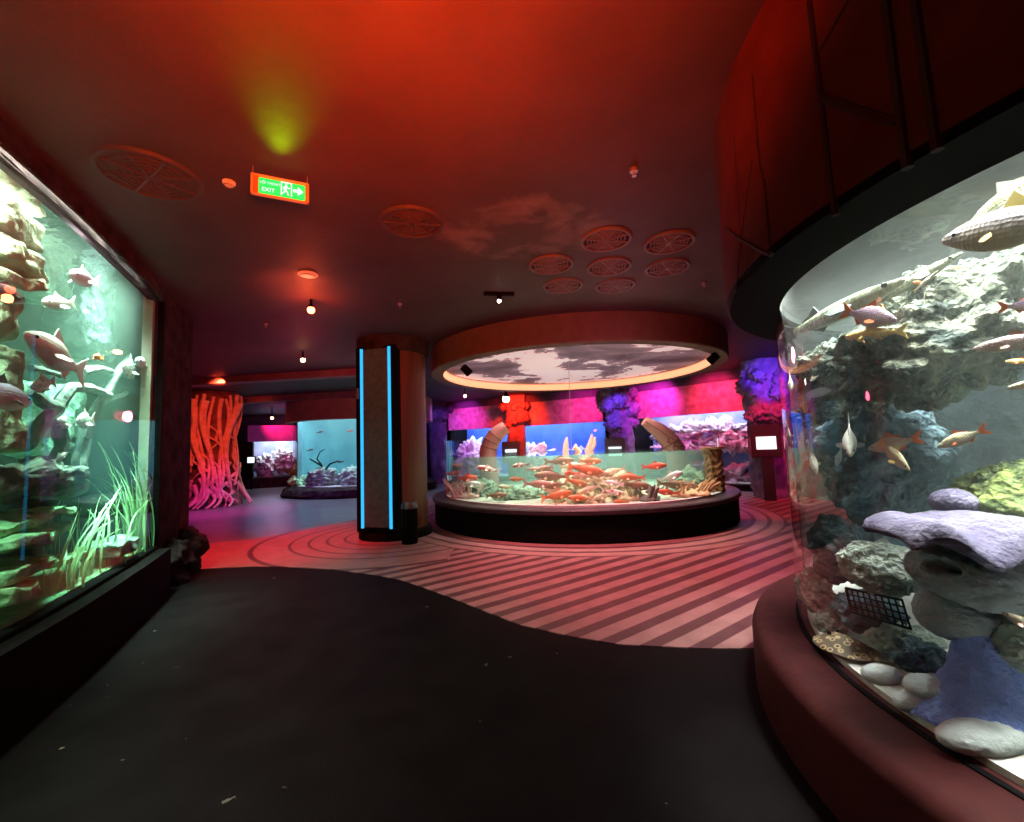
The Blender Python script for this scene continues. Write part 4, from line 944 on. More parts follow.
# ------------------------------------------------------------------ ceiling disc over the pool
def disc():
    DC = (1.46, 10.16); c = (DC[0], DC[1], 0); z0 = 3.22
    t = thing('ceiling_ring', 'brown drum with glowing orange inner ring hung above the koi pool', 'ceiling feature', (DC[0], DC[1], z0))
    P = lambda mb, name, m, smooth=True: mb.obj(name, m, t, smooth)
    br = mat('tan ring paint', (.12, .078, .06), (.15, .10, .078), rough=.75, spec=.12, scale=5, bump=.12)
    P(MB().lathe([(3.0, z0), (3.245, z0), (3.265, z0 + .02), (3.265, CEIL), (3.23, CEIL), (3.23, z0 + .06), (3.0, z0 + .06)], 160, c, closed=True), 'drum', br)
    P(MB().lathe([(2.97, z0 + .03), (2.995, z0 + .015), (2.995, z0 + .17), (2.97, z0 + .18)], 160, c, closed=True), 'light_strip', emit('orange strip light', (1.0, .36, .18), 1.6))
    P(MB().lathe([(2.995, z0 + .005), (3.05, z0 + .005), (3.05, z0 + .28), (2.995, z0 + .28)], 160, c, closed=True), 'cove', mat('pale cove paint', (.7, .5, .4), rough=.6))
    m = bpy.data.materials.new('cloud mural with added glow'); m.use_nodes = True; N, L = nodes_of(m); b = N['Principled BSDF']
    tc = N.new('ShaderNodeTexCoord'); nz = N.new('ShaderNodeTexNoise'); nz.inputs['Scale'].default_value = .48; nz.inputs['Detail'].default_value = 9; nz.inputs['Roughness'].default_value = .64; nz.inputs['Distortion'].default_value = .5
    mp = N.new('ShaderNodeMapping'); mp.inputs['Location'].default_value = (3.3, 1.2, 0); L.new(tc.outputs['Object'], mp.inputs[0]); L.new(mp.outputs[0], nz.inputs['Vector'])
    r = N.new('ShaderNodeValToRGB'); e = r.color_ramp.elements; e[0].position = .36; e[0].color = (.07, .03, .05, 1); e[1].position = .515; e[1].color = (.9, .66, .70, 1)
    x = e.new(.50); x.color = (.26, .14, .19, 1); x = e.new(.45); x.color = (.16, .09, .12, 1)
    L.new(nz.outputs['Fac'], r.inputs[0]); L.new(r.outputs[0], b.inputs['Base Color']); L.new(r.outputs[0], b.inputs['Emission Color']); b.inputs['Emission Strength'].default_value = .42; b.inputs['Roughness'].default_value = .7  # painted mural glows by its own pattern, in place of light falling on it
    P(MB().lathe([(0, z0 + .22), (2.99, z0 + .22), (2.99, z0 + .25), (0, z0 + .25)], 96, c), 'mural', m)
    wire = MB().tube([(*atY(568, 350, 9.0).xy, z0 + .1), (*atY(570, 420, 9.0).xy, 1.30)], .006, 6).obj('hanging_wire', M['steel'])
    tag(wire, 'thin straight wire hanging from the lit ring into the pool', 'wire')
    for px, py, Y, lab in [(466, 369, 8.35, 'black spotlight under the left edge of the lit ring'), (713, 357, 7.5, 'black spotlight under the right edge of the lit ring')]:
        p = atZ(px, py - 4, z0); s = thing('spotlight', lab, 'spotlight', p, 'black spotlights on the ring')
        aim = (Vector((KC[0], KC[1], .8)) - p).normalized(); q = p + Vector((0, 0, -.10))
        MB().tube([p + Vector((0, 0, 0)), q], .018, 8).obj('bracket', M['black'], s)
        MB().tube([q - aim * .10, q - aim * .09, q + aim * .09, q + aim * .10], [.05, .075, .085, .08], 16).obj('housing', M['black'], s, True)
        MB().tube([q + aim * .1, q + aim * .104], .065, 16).obj('lens', M['glass'], s)
        light('SPOT', 'pool_spot', q + aim * .14, 230, (1, .86, .68), (KC[0] + (q.x - KC[0]) * .3, KC[1] - 1.6, .7), .06, angle=90)
    light('AREA', 'pool_lamp', (KC[0], KC[1] - .6, z0 + .20), 250, (1.0, .9, .8), (KC[0], KC[1] - .6, 0), 3.6, spread=75)
disc()

# ------------------------------------------------------------------ column with lit panel, and bin
def column():
    t = thing('column', 'round brown column with a blue edged panel, left of the pool', 'column', COL)
    P = lambda mb, name, m, smooth=False: mb.obj(name, m, t, smooth)
    wd = mat('brown wood grain', (.085, .034, .014), (.13, .052, .022), rough=.45, scale=2.5, bump=.2)
    N, L = nodes_of(wd)
    for n in N:
        if n.type == 'TEX_NOISE':
            tc = [k for k in N if k.type == 'TEX_COORD'][0]; mp = N.new('ShaderNodeMapping'); mp.inputs['Scale'].default_value = (6, 6, .35); L.new(tc.outputs['Object'], mp.inputs[0]); L.new(mp.outputs[0], n.inputs['Vector'])
    P(MB().lathe([(.60, .0), (.60, 3.45)], 64, COL), 'shaft', wd, True)
    P(MB().lathe([(.58, 3.42), (.66, 3.44), (.68, 3.48), (.68, CEIL), (.58, CEIL)], 64, COL, closed=True), 'capital', M['darkrock'], True)
    P(MB().lathe([(.58, 0), (.67, 0), (.67, .12), (.655, .15), (.62, .17), (.58, .17)], 64, COL, closed=True), 'base', M['blackrough'], True)
    away = (Vector((COL.x, COL.y)) * -1).normalized(); side = Vector((away.y, -away.x))   # towards the viewer's left
    if side.x > 0: side = -side
    nrm = (away * math.cos(math.radians(31)) + side * math.sin(math.radians(31))); tan = Vector((-nrm.y, nrm.x))
    if tan.x < 0: tan = -tan
    Mx = Matrix(((tan.x, nrm.x, 0, 0), (tan.y, nrm.y, 0, 0), (0, 0, 1, 0), (0, 0, 0, 1)))
    ctr = Vector((COL.x, COL.y, 0)) + Vector((nrm.x, nrm.y, 0)) * .53
    def bx(u, w, d0, d1, z0, z1, name, m, bev=0):
        mb = MB().box(ctr + Vector((tan.x, tan.y, 0)) * u + Vector((nrm.x, nrm.y, 0)) * (d0 + d1) / 2 + Vector((0, 0, (z0 + z1) / 2)), (w, d1 - d0, z1 - z0), Mx, bev)
        return P(mb, name, m)
    bx(0, .80, -.12, .12, .17, 3.5, 'panel_housing', M['black'], .01)
    st = mat('grey stone panel', (.05, .11, .12), (.09, .165, .175), rough=.6, scale=12, bump=.3)
    bx(.02, .50, .118, .14, .26, 3.44, 'panel', st)
    cyn = emit('cyan strip light', (.03, .50, 1.0), 1.15)
    for u in (-.265, .305): bx(u, .042, .10, .15, .24, 3.46, 'light_strip', cyn)
    bx(-.36, .05, .09, .16, 2.55, 2.75, 'speaker_box', M['steel'], .01)
    b = Vector((-1.82, 7.66, 0)); bt = thing('waste_bin', 'black cylindrical waste bin at the foot of the column', 'bin', b)
    MB().lathe([(0, 0), (.125, 0), (.135, .02), (.135, .60), (0, .60)], 40, b).obj('body', M['black'], bt, True)
    MB().lathe([(0, .60), (.14, .60), (.14, .64), (.12, .70), (.10, .70), (.09, .65), (0, .65)], 40, b).obj('lid', mat('dark steel', (.12, .12, .13), rough=.35, metal=.6), bt, True)
column()

# ------------------------------------------------------------------ far tanks and the back wall
def far():
    white = mat('white coral rock', (.45, .48, .52), (.82, .84, .86), rough=.9, scale=5, bump=1, bscale=14)
    pinkr = mat('pink reef rock', (.42, .34, .46), (.84, .68, .80), rough=.9, scale=5, bump=1, bscale=14)
    blueb = mat('blue tank backdrop', (.05, .13, .72), (.10, .2, .82), rough=.8, scale=1.2)
    pinkb = mat('blue violet tank backdrop', (.14, .22, .70), (.34, .32, .78), rough=.8, scale=1.5)
    plum = mat('plum wall paint', (.08, .05, .10), (.13, .08, .15), rough=.7, scale=4, bump=.4)
    def inset(name, label, a, b, zb, zt, fas, back, wallname, lampcol, lampW, depth=1.5, water=((.6, .8, 1), .1)):
        a = Vector(a); b = Vector(b); d = (b - a); ln = d.length; d.normalize(); n = Vector((-d.y, d.x))
        if n.y < 0: n = -n
        Q = lambda u, w: tuple(a + d * u + n * w)
        rect = lambda u0, u1, w0, w1: [Q(u0, w0), Q(u1, w0), Q(u1, w1), Q(u0, w1)]
        # wall around the opening
        struct(MB().prism(rect(0, ln, -.02, .18), zt, CEIL).obj(wallname, fas))
        struct(MB().prism(rect(0, ln, -.10, .18), 0, zb).obj('wall_back', M['darkrock']))
        struct(MB().prism(rect(-.05, ln + .05, -.12, .1), CEIL - .30, CEIL).obj('trim_4', plum))
        m_ = (a + b) / 2; t = thing(name, label, 'aquarium', (m_.x, m_.y, 0))
        MB().prism(rect(0, ln, .03, .08), zb, zt).obj('glass', M['glass'], t)
        MB().prism(rect(-.05, ln + .05, depth, depth + .08), 0, CEIL).obj('back_panel', back, t)
        MB().prism(rect(-.08, 0, .18, depth), 0, CEIL).obj('end_panel', M['black'], t); MB().prism(rect(ln, ln + .08, .18, depth), 0, CEIL).obj('end_panel', M['black'], t)
        MB().prism(rect(0, ln, .08, depth), zb - .1, zb + .03).obj('sand_bed', M['sand'], t)
        MB().prism(rect(.01, ln - .01, .09, depth - .01), zb + .02, zt + .3).obj('water', clear(name + ' water', 1.02, absorb=water[0], density=water[1]), t)
        p = a + d * ln / 2 + n * .75
        l = light('AREA', 'tank_lamp', (p.x, p.y, zt + .85), lampW, lampcol, None, ln * .9, depth * .7); l.rotation_euler = (0, 0, math.atan2(d.y, d.x))
        return Q
    # blue tank behind the pool
    Qb = inset('aquarium', 'bright blue reef tank in the back wall behind the pool', (-2.95, 20.35), (3.5, 16.95), .3, 2.42, pk, blueb, 'wall_back', (.6, .75, 1.0), 300)
    k = 0
    for u, w, z, s, lab in [(.7, .9, 1.0, (.7, .4, .95), 'tall white coral rock at the left end of the blue tank'), (1.5, 1.0, .6, (.5, .4, .6), 'smaller white coral rock in the blue tank'), (3.9, .8, .8, (.9, .4, .8), 'wide white coral rock in the middle of the blue tank'), (5.9, .9, .7, (.9, .4, .65), 'white coral rock at the right end of the blue tank'), (4.6, .5, .5, (.6, .3, .5), 'low white coral rock by the front of the blue tank')]:
        k += 1; q = Qb(u, w); rock('rock', white, (q[0], q[1], z), s, lab, seed=70 + k, amp=.4, freq=2.6, rid=.25, sub=5)
    # pink and blue tank on the right of it
    Qp = inset('aquarium', 'pink and blue reef tank in the back wall, right of the pool', (4.35, 16.15), (7.25, 13.05), .2, 2.43, pk, pinkb, 'wall_back', (.9, .82, 1.0), 200)
    for u, w, z, s, lab in [(1.6, 1.1, 1.75, (1.2, .3, .35), 'upper pink layered rock band in the pink and blue tank'), (2.6, 1.0, 1.8, (1.3, .3, .32), 'upper right pink layered rock in the pink and blue tank'), (3.15, .8, 1.35, (.85, .3, .16), 'thin white layered rock in the pink and blue tank'), (1.35, .8, 1.3, (1.05, .3, .16), 'thin pink rock ledge in the middle of the pink and blue tank'), (2.0, .7, .4, (1.9, .4, .28), 'low pale rock bank at the bottom of the pink and blue tank')]:
        k += 1; q = Qp(u, w); rock('rock', pinkr, (q[0], q[1], z), s, lab, seed=70 + k, amp=.5, freq=3, rid=.25, sub=5, rot=Matrix.Rotation(math.atan2(-3.1, 2.9), 4, 'Z'), strata=.12, sfreq=6)
    fwh = fmat('pale far fish', (.8, .8, .8), scales=False)
    rnd = random.Random(4)
    for i, (px, py, lab) in enumerate([(733, 463, 'tiny white fish left in the pink and blue tank'), (742, 468, 'tiny white fish in the centre of the pink tank pair'), (738, 474, 'tiny white fish lowest in the pink and blue tank'), (748, 462, 'tiny white fish right in the pink and blue tank'), (730, 472, 'tiny white fish by the low rock bank in the pink tank'), (745, 476, 'tiny white fish nearest the low right rock bank')]):
        p = atY(px, py, 13.9); a = rnd.uniform(-.6, .6); fish('fish', 'carp', fwh, fwh, p + Vector((.07, -.03, .05 * a)), p - Vector((.07, -.03, .05 * a)), lab, 'fish', 'tiny fish in the pink and blue tank')
    # pillars between the tanks
    def pillar(x, y, w, label, m_, lumps, seed, kiosk=None, z1=CEIL, coral_mat=None, lumpz=(2.4, 3.5), lumpr=(.16, .3)):
        t = thing('rock_pillar', label, 'pillar', (x, y, 0)); vs = []; fs = []; nn, nz_ = 36, 44
        for i in range(nz_ + 1):
            z = z1 * i / nz_
            for q in range(nn):
                a = 2 * PI * q / nn; ca, sa = math.cos(a), math.sin(a); k_ = 1 / max(abs(ca), abs(sa)) ** .7
                r = w / 2 * k_ * (1 + .22 * fbm((ca * 1.2 + seed, sa * 1.2, z * 1.1), 1.6) + .1 * fbm((ca * 2 + seed, sa * 2, z * 2.2), 2.5) + .25 * max(0, (z - 2.3)) / 1.4 * .8)
                vs.append((x + r * ca, y + r * sa * .7, z))
        for i in range(nz_):
            for q in range(nn): fs.append((i * nn + q, i * nn + (q + 1) % nn, (i + 1) * nn + (q + 1) % nn, (i + 1) * nn + q))
        fs.append(tuple(nz_ * nn + q for q in range(nn))); MB().add(vs, fs).obj('shaft', m_, t, True)
        rnd = random.Random(seed)
        for i in range(lumps):
            a = rnd.uniform(PI, 2 * PI); z = rnd.uniform(*lumpz); r = rnd.uniform(*lumpr); rr = w * .55 + .12 * (z - 2)
            me = rock_mesh('coral', coral_mat or m_, (r, r * .8, r), seed=seed * 10 + i, amp=.45, freq=2.6, rid=.25, sub=4)
            o = link('coral', me, t); o.matrix_parent_inverse = Matrix.Identity(4); o.location = (rr * math.cos(a), rr * math.sin(a) * .7, z)
        return t
    prk = mat('violet rockwork', (.16, .12, .22), (.34, .28, .42), rough=.8, scale=4, bump=.9, bscale=10)
    pillar(-3.45, 20.3, .75, 'dark purple pillar with a coral top left of the blue tank', plum, 6, 2, lumpz=(2.9, 3.5))
    pillar(3.95, 16.2, .85, 'violet coral covered pillar between the blue and pink tanks', prk, 14, 3, lumpz=(2.2, 3.5))
    pillar(6.95, 11.95, .95, 'tall violet and red coral pillar at the right end of the back wall', prk, 18, 4, lumpz=(2.1, 3.5))
    pillar(.15, 18.35, .72, 'red lit pillar with branching coral top in front of the blue tank', mat('plain pillar paint', (.3, .12, .14), (.4, .18, .2), rough=.7, scale=4, bump=.5), 12, 6, lumpz=(2.5, 3.4), lumpr=(.10, .18))
    # information stands with lit screens on the pillars
    scr = emit('lit screen', (.9, .95, 1.0), 1.3)
    def stand(px, py, Y, w, h, label, facing, bodym):
        p = atY(px, py, Y); t = thing('information_stand', label, 'information stand', (p.x, p.y, 0))
        d = Vector((-p.x, -p.y, 0)).normalized(); tn = Vector((-d.y, d.x, 0)); Mx = Matrix(((tn.x, d.x, 0, 0), (tn.y, d.y, 0, 0), (0, 0, 1, 0), (0, 0, 0, 1)))
        MB().box((p.x, p.y, p.z), (w * 1.55, .14, h * 2.6), Mx, .015).obj('cabinet', bodym, t)
        MB().box((p.x, p.y, (p.z - h * 1.3) / 2), (w * .6, .10, p.z - h * 1.3), Mx, .01).obj('post', bodym, t)
        MB().box(Vector((p.x, p.y, p.z - h * .15)) + d * .075, (w, .02, h), Mx).obj('screen', scr, t)
    kb = mat('dark kiosk paint', (.018, .012, .016), rough=.5); kv = mat('violet kiosk paint', (.22, .17, .3), rough=.5); kr = mat('plum kiosk paint', (.25, .1, .14), rough=.5)
    stand(766, 441, 11.2, .44, .32, 'dark information stand with a lit screen before the right coral pillar', 0, kb)
    stand(615, 450, 15.3, .44, .32, 'information stand with a lit screen under the violet pillar', 0, kv)
    stand(511, 452, 17.6, .46, .32, 'information stand with a lit screen before the red lit pillar', 0, kr)
    p = atY(251, 460, 20.5); t = thing('lit_sign', 'small white lit sign in the dark left of the small far tank', 'sign', (p.x, p.y, 0))
    MB().box((p.x, p.y, p.z), (.30, .06, .26)).obj('face', scr, t); MB().box((p.x, p.y + .05, p.z), (.38, .06, .34)).obj('backing', M['black'], t); MB().box((p.x, p.y + .05, p.z / 2 - .1), (.06, .05, p.z - .2)).obj('post', M['black'], t)
    # round tank behind the column
    c = (-6.2, 18.2, 0); t = thing('aquarium', 'round teal tank with a rock and branch, seen left of the column', 'aquarium', c)
    MB().lathe([(2.5, .30), (2.6, .30), (2.6, 2.80), (2.5, 2.80)], 120, c, closed=True).obj('glass', M['glass'], t, True)
    MB().lathe([(0, .35), (2.49, .35), (2.49, 3.1), (0, 3.1)], 80, c).obj('water', clear('teal water', 1.02, absorb=(.45, .85, .9), density=.22, scatter=(.6, .95, 1), sdens=.05), t, True)
    MB().lathe([(0, .25), (2.49, .25), (2.49, .39), (0, .42)], 80, c).obj('sand_bed', M['sand'], t, True)
    bb = mat('teal backdrop', (.12, .30, .40), (.20, .44, .52), rough=.8, scale=1.5)
    MB().lathe([(2.30, .3), (2.45, .3), (2.45, 3.1), (2.30, 3.1)], 60, c, a0=math.radians(-5), a1=math.radians(215), closed=True).obj('backdrop', bb, t, True)
    vs = []; fs = []; nn = 100; prof = [(2.3, 0), (2.95, 0), (3.0, .1), (2.92, .28), (2.72, .37), (2.3, .37)]
    for i in range(nn):
        a = 2 * PI * i / nn
        for r, z in prof:
            k_ = .10 * fbm((math.cos(a) * 3, math.sin(a) * 3, z * 3), 1.5) if r > 2.5 else 0; vs.append((c[0] + (r + k_) * math.cos(a), c[1] + (r + k_) * math.sin(a), z))
    m_ = len(prof)
    for i in range(nn):
        for q in range(m_): fs.append((i * m_ + q, ((i + 1) % nn) * m_ + q, ((i + 1) % nn) * m_ + (q + 1) % m_, i * m_ + (q + 1) % m_))
    MB().add(vs, fs).obj('rock_plinth', M['darkrock'], t, True)
    bw = mat('brown drum paint', (.30, .16, .12), (.38, .22, .17), rough=.7, scale=4, bump=.15)
    struct(MB().lathe([(2.55, 2.76), (2.85, 2.76), (2.85, CEIL), (2.55, CEIL)], 100, c, closed=True).obj('wall_drum', bw, None, True))
    light('AREA', 'tank_lamp', (c[0] - .3, c[1] - 1.4, 3.6), 300, (.75, .95, 1.0), (c[0] - .3, c[1] - 1.4, 0), 3.0, 1.5)
    A = lambda px, py, d: at_cyl(px, py, c, 2.5, d)
    layered = mat('layered grey rock', (.16, .18, .19), (.5, .55, .55), rough=.9, scale=5, bump=1)
    p = A(324, 478, .7); rock('rock', layered, (p.x, p.y, .62), (.62, .4, .42), 'layered grey rock mound inside the round teal tank', seed=90, amp=.3, strata=.2, sfreq=7, sub=5)
    t_ = thing('branch', 'dark bare branch rising from the layered rock in the teal tank', 'branch', A(324, 470, .6))
    for pts in ([(324, 472), (321, 464), (317, 459), (320, 452), (325, 449)], [(322, 466), (315, 462), (310, 459)], [(325, 470), (330, 464), (338, 461), (342, 462)]):
        MB().tube([A(x, y, .6) for x, y in pts], [.04 - .007 * i for i in range(len(pts))], 7).obj('twig', M['black'], t_, True)
    p = A(300, 483, .7); rock('rock', mat('green weed', (.3, .5, .35), (.5, .7, .5), scale=9, bump=.8), (p.x, p.y, .5), (.4, .3, .25), 'green weedy mound left of the layered rock', seed=91, amp=.4, rid=.2)
    p = A(352, 478, .7); rock('rock', layered, (p.x, p.y, .6), (.5, .4, .35), 'pale rock beside the column in the teal tank', seed=92, amp=.4, rid=.2)
    for px, py, lab in [(320, 432, 'small dark fish high in the round teal tank'), (310, 450, 'small dark fish left of the branch in the teal tank'), (341, 462, 'small dark fish right of the branch in the teal tank'), (350, 431, 'small red fish by the column in the teal tank')]:
        red_ = 'red' in lab; b_ = fmat('koi red', (.72, .06, .03)) if red_ else fmat('dark maroon', (.1, .03, .04)); p = A(px, py, .5)
        fish('fish', 'carp', b_, b_, p + Vector((.13, 0, .03)), p - Vector((.13, 0, .03)), lab)
    # small square tank far left, turned towards the hall
    cx, cyy = -11.55, 21.75; th = math.atan2(-cx, cyy); RZ = Matrix.Rotation(th, 4, 'Z'); hw = 1.12
    def bxa(u, w, z, d, name, m): 
        q = RZ @ Vector((u, w, 0)); return MB().box((cx + q.x, cyy + q.y, z), d, RZ).obj(name, m, t)
    t = thing('aquarium', 'small pale tank under a pink band, far left at the back', 'aquarium', (cx, cyy, 0))
    bxa(0, 0, 1.38, (2 * hw, .05, 1.75), 'glass', M['glass'])
    bxa(0, 1.3, 1.4, (2 * hw + .1, .06, 2.8), 'back_panel', mat('blue grey backdrop', (.2, .27, .5), (.4, .45, .65), scale=2))
    for x in (-hw - .03, hw + .03): bxa(x, .65, 1.4, (.06, 1.3, 2.8), 'end_panel', M['black'])
    bxa(0, .55, .25, (2 * hw + .5, 1.5, .5), 'plinth', M['darkrock'])
    bxa(0, -.1, 2.62, (2 * hw + .4, .3, .78), 'fascia', mat('pink fascia', (.5, .2, .3), (.6, .28, .38), rough=.7, scale=4))
    q = RZ @ Vector((0, .6, 0)); l = light('AREA', 'tank_lamp', (cx + q.x, cyy + q.y, 2.85), 110, (.9, .93, 1.0), (cx + q.x, cyy + q.y, 0), 1.6, .8)
    yg = mat('yellow green coral', (.5, .6, .1), (.75, .8, .3), scale=6, bump=.8)
    for i, (u, z, sz, lab) in enumerate([(-.6, 1.0, (.42, .3, .55), 'white coral rock at the left in the small far tank'), (.2, 1.25, (.45, .3, .6), 'white coral rock in the middle of the small far tank'), (.75, .8, (.32, .3, .35), 'yellow green coral rock at the right in the small far tank')]):
        q = RZ @ Vector((u, .65, 0)); rock('rock', white if i < 2 else yg, (cx + q.x, cyy + q.y, z), sz, lab, seed=95 + i, amp=.45, freq=2.8, rid=.25)
far()

# ------------------------------------------------------------------ root-wrapped column
def roots():
    c = Vector((-9.85, 14.5, 0)); t = thing('root_column', 'column wrapped in twisting roots lit orange red, far left', 'column', c)
    rm = mat('pale root', (.34, .2, .16), (.48, .32, .26), rough=.85, scale=7, bump=.5, spec=.1)
    tr = mat('dark trunk', (.06, .02, .018), (.12, .045, .035), rough=.9, scale=4, bump=.9, bscale=9)
    vs = []; fs = []; nn, nz_ = 40, 40
    R = lambda z: .68 + .16 * max(0, 1 - z / .9) ** 2 - .10 * math.exp(-(z - 2.2) ** 2)
    for i in range(nz_ + 1):
        z = CEIL * i / nz_
        for q in range(nn):
            a = 2 * PI * q / nn; r = R(z) * (1 + .12 * fbm((math.cos(a) * 1.5, math.sin(a) * 1.5, z), 1.5)); vs.append((c.x + r * math.cos(a), c.y + r * math.sin(a), z))
    for i in range(nz_):
        for q in range(nn): fs.append((i * nn + q, i * nn + (q + 1) % nn, (i + 1) * nn + (q + 1) % nn, (i + 1) * nn + q))
    MB().add(vs, fs).obj('trunk', tr, t, True)
    rnd = random.Random(12)
    face = math.atan2(-c.y, -c.x)
    def root(a0, a1, z0, z1, r0, r1, wob):
        pts = []; rad = []; n = 16; ph = rnd.uniform(0, 6)
        for i in range(n + 1):
            u = i / n; z = z0 + (z1 - z0) * u; a = a0 + (a1 - a0) * u + wob * math.sin(u * 5 + ph); r = r0 + (r1 - r0) * u
            rr = R(z) + r * .9 + .08 * abs(math.sin(u * 4 + ph)); pts.append((c.x + rr * math.cos(a), c.y + rr * math.sin(a), z)); rad.append(r)
        MB().tube(pts, rad, 8).obj('root', rm, t, True)
    for i in range(13):
        a = face + rnd.uniform(-1.5, 1.5); root(a, a + rnd.uniform(-.35, .35), rnd.uniform(3.3, 3.6), rnd.uniform(.0, 1.4), rnd.choice((.045, .06, .07, .13)), rnd.uniform(.03, .055), .2)
    for i in range(36):
        a = face + rnd.uniform(-1.4, 1.4); z = rnd.uniform(.3, 3.2); root(a, a + rnd.choice((-1, 1)) * rnd.uniform(.4, .9), z, max(0, z - rnd.uniform(.5, 1.2)), rnd.uniform(.03, .055), .022, .14)
    for i in range(12):
        a = face + rnd.uniform(-1.6, 1.6); z = rnd.uniform(.4, .9); pts = []
        for k in range(8):
            u = k / 7; rr = R(z) + .05 + .4 * u ** 1.5; pts.append((c.x + rr * math.cos(a + .25 * math.sin(3 * u)), c.y + rr * math.sin(a + .25 * math.sin(3 * u)), z * (1 - u) + .03))
        MB().tube(pts, [.07 - .04 * k / 7 for k in range(8)], 8).obj('root', rm, t, True)
roots()

# ------------------------------------------------------------------ ceiling fittings
def fittings():
    # round vents
    def vent_template():
        r = .245; bk = MB().lathe([(0, -.006), (r, -.006), (r, 0), (0, 0)], 48).mesh('backing', M['ventback'])
        g = MB()
        for q in (.05, .085, .12, .155, .19): g.lathe([(q - .006, -.02), (q + .006, -.02), (q + .006, -.006), (q - .006, -.006)], 48, closed=True)
        gr = g.mesh('grille', M['grout']); b = MB()
        for a in range(4): b.box((0, 0, -.018), (2 * r, .014, .016), Matrix.Rotation(a * PI / 4 + .2, 4, 'Z'))
        br = b.mesh('cross_bar', M['grout']); fr = MB().lathe([(r - .012, -.026), (r + .012, -.026), (r + .02, 0), (r - .012, 0)], 64, closed=True).mesh('frame', M['grout'], True)
        return [('backing', bk), ('grille', gr), ('cross_bar', br), ('frame', fr)]
    tp = vent_template()
    V = [(606, 239, 'round ceiling vent nearest the viewer in the left pair of the cluster', 1), (669, 242, 'round ceiling vent at the front right of the cluster', 1), (551, 264, 'round ceiling vent at the left end of the middle row', 1), (609, 266, 'round ceiling vent in the middle of the middle row', 1), (667, 267, 'round ceiling vent at the right end of the middle row', 1),
         (563, 285, 'faint round ceiling vent at the back left of the cluster', 1), (615, 285, 'faint round ceiling vent at the back right of the cluster', 1), (150, 175, 'large round ceiling vent above the left tank', 1.25), (412, 222, 'single round ceiling vent between the exit sign and the vent cluster', 1.1)]
    for px, py, lab, s in V:
        p = atZ(px, py, CEIL); t = thing('ceiling_vent', lab, 'vent', p, 'round ceiling vents'); t.scale = (s, s, 1)
        for n, me in tp:
            o = bpy.data.objects.new(n, me); C.objects.link(o); o.parent = t
            if s > 1: o.material_slots[0].link = 'OBJECT'; o.material_slots[0].material = M['plastered']
    # red lamps on the ceiling
    redl = emit('red lamp glow', (1.0, .18, .06), 14); amb = emit('amber lamp glow', (1.0, .5, .2), 25); warm = emit('warm lamp glow', (1, .75, .6), 20)
    def lamp(px, py, z, r, glow, label, group=None):
        p = atZ(px, py, z); t = thing('ceiling_lamp', label, 'lamp', p, group)
        MB().tube([(p.x, p.y, z + r * .5), (p.x, p.y, CEIL)], r * .35, 10).obj('stem', M['black'], t)
        MB().lathe([(r * .9, z + r * .6), (r * .9, z + r * 1.0), (r * .4, z + r * 1.5), (0, z + r * 1.5)], 24, (p.x, p.y, 0)).obj('shade', M['black'], t, True)
        MB().ico((p.x, p.y, z), r, 3).obj('bulb', glow, t, True); return p
    p = lamp(311, 310, 3.55, .05, redl, 'glowing red lamp hanging from the ceiling below the exit sign')
    light('POINT', 'red_lamp', p + Vector((0, -.12, -.14)), 26, (1, .10, .03), None, .05)
    light('SPOT', 'red_up', p + Vector((.25, -.9, -.5)), 60, (1, .12, .04), p + Vector((.1, -.5, .3)), .05, angle=90, blend=1)
    p = lamp(303, 360, 3.52, .045, amb, 'small amber lamp hanging from the ceiling in front of the beam')
    p = lamp(506, 399, 3.05, .11, warm, 'bright warm lamp hanging in front of the red lit wall')
    p = lamp(272, 418, 3.2, .06, amb, 'tiny amber lamp hanging over the far left tanks')
    p = lamp(465, 396, 3.4, .05, amb, 'tiny amber lamp left of the bright warm lamp')
    # track spot
    p = atZ(499, 296, CEIL - .05); t = thing('track_light', 'black ceiling track with one small bright spot, in front of the ring', 'lamp', p)
    MB().box((p.x, p.y, CEIL - .02), (.42, .06, .04), Matrix.Rotation(.15, 4, 'Z')).obj('track', M['black'], t)
    MB().tube([(p.x, p.y, CEIL - .04), (p.x, p.y - .02, CEIL - .12)], .03, 12).obj('head', M['black'], t, True); MB().ico((p.x, p.y - .03, CEIL - .13), .026, 2).obj('bulb', warm, t, True)
    # sprinklers and small plates
    for px, py, lab in [(634, 172, 'small ceiling sprinkler nearest the viewer'), (704, 284, 'small ceiling sprinkler beside the drum of the right tank'), (400, 305, 'small ceiling sprinkler left of the track light'), (266, 325, 'small ceiling sprinkler left of the red lamp')]:
        p = atZ(px, py, CEIL - .03); t = thing('ceiling_sprinkler', lab, 'sprinkler', p, 'ceiling sprinklers')
        MB().lathe([(0, -.0), (.03, 0), (.034, .02), (.03, .03), (0, .03)], 20, p).obj('rose', M['steel'], t, True); MB().tube([p, p - Vector((0, 0, .03))], .008, 8).obj('nozzle', M['steel'], t); MB().lathe([(0, -.034), (.018, -.034), (.018, -.03), (0, -.03)], 16, p).obj('deflector', M['steel'], t)
    for px, py, lab in [(308, 274, 'round white recessed plate just above the red lamp'), (229, 182, 'small round detector left of the exit sign')]:
        zc = CEIL if px < 250 else CEIL; p = atZ(px, py, zc); t = thing('smoke_detector', lab, 'detector', p)
        r = .11 if px > 250 else .045
        MB().lathe([(0, -.03), (r * .6, -.03), (r, -.012), (r, 0), (0, 0)], 32, p).obj('cover', M['white'], t, True); MB().lathe([(r * .75, -.03), (r * .78, -.035), (r * .82, -.03)], 32, p).obj('ring', M['grout'], t, True)
    # exit sign
    TL = atY(251, 162, 3.04); TR = atY(309, 177, 3.20); zt_ = (TL.z + TR.z) / 2; zt_ = min(zt_, 3.64); hgt = .158
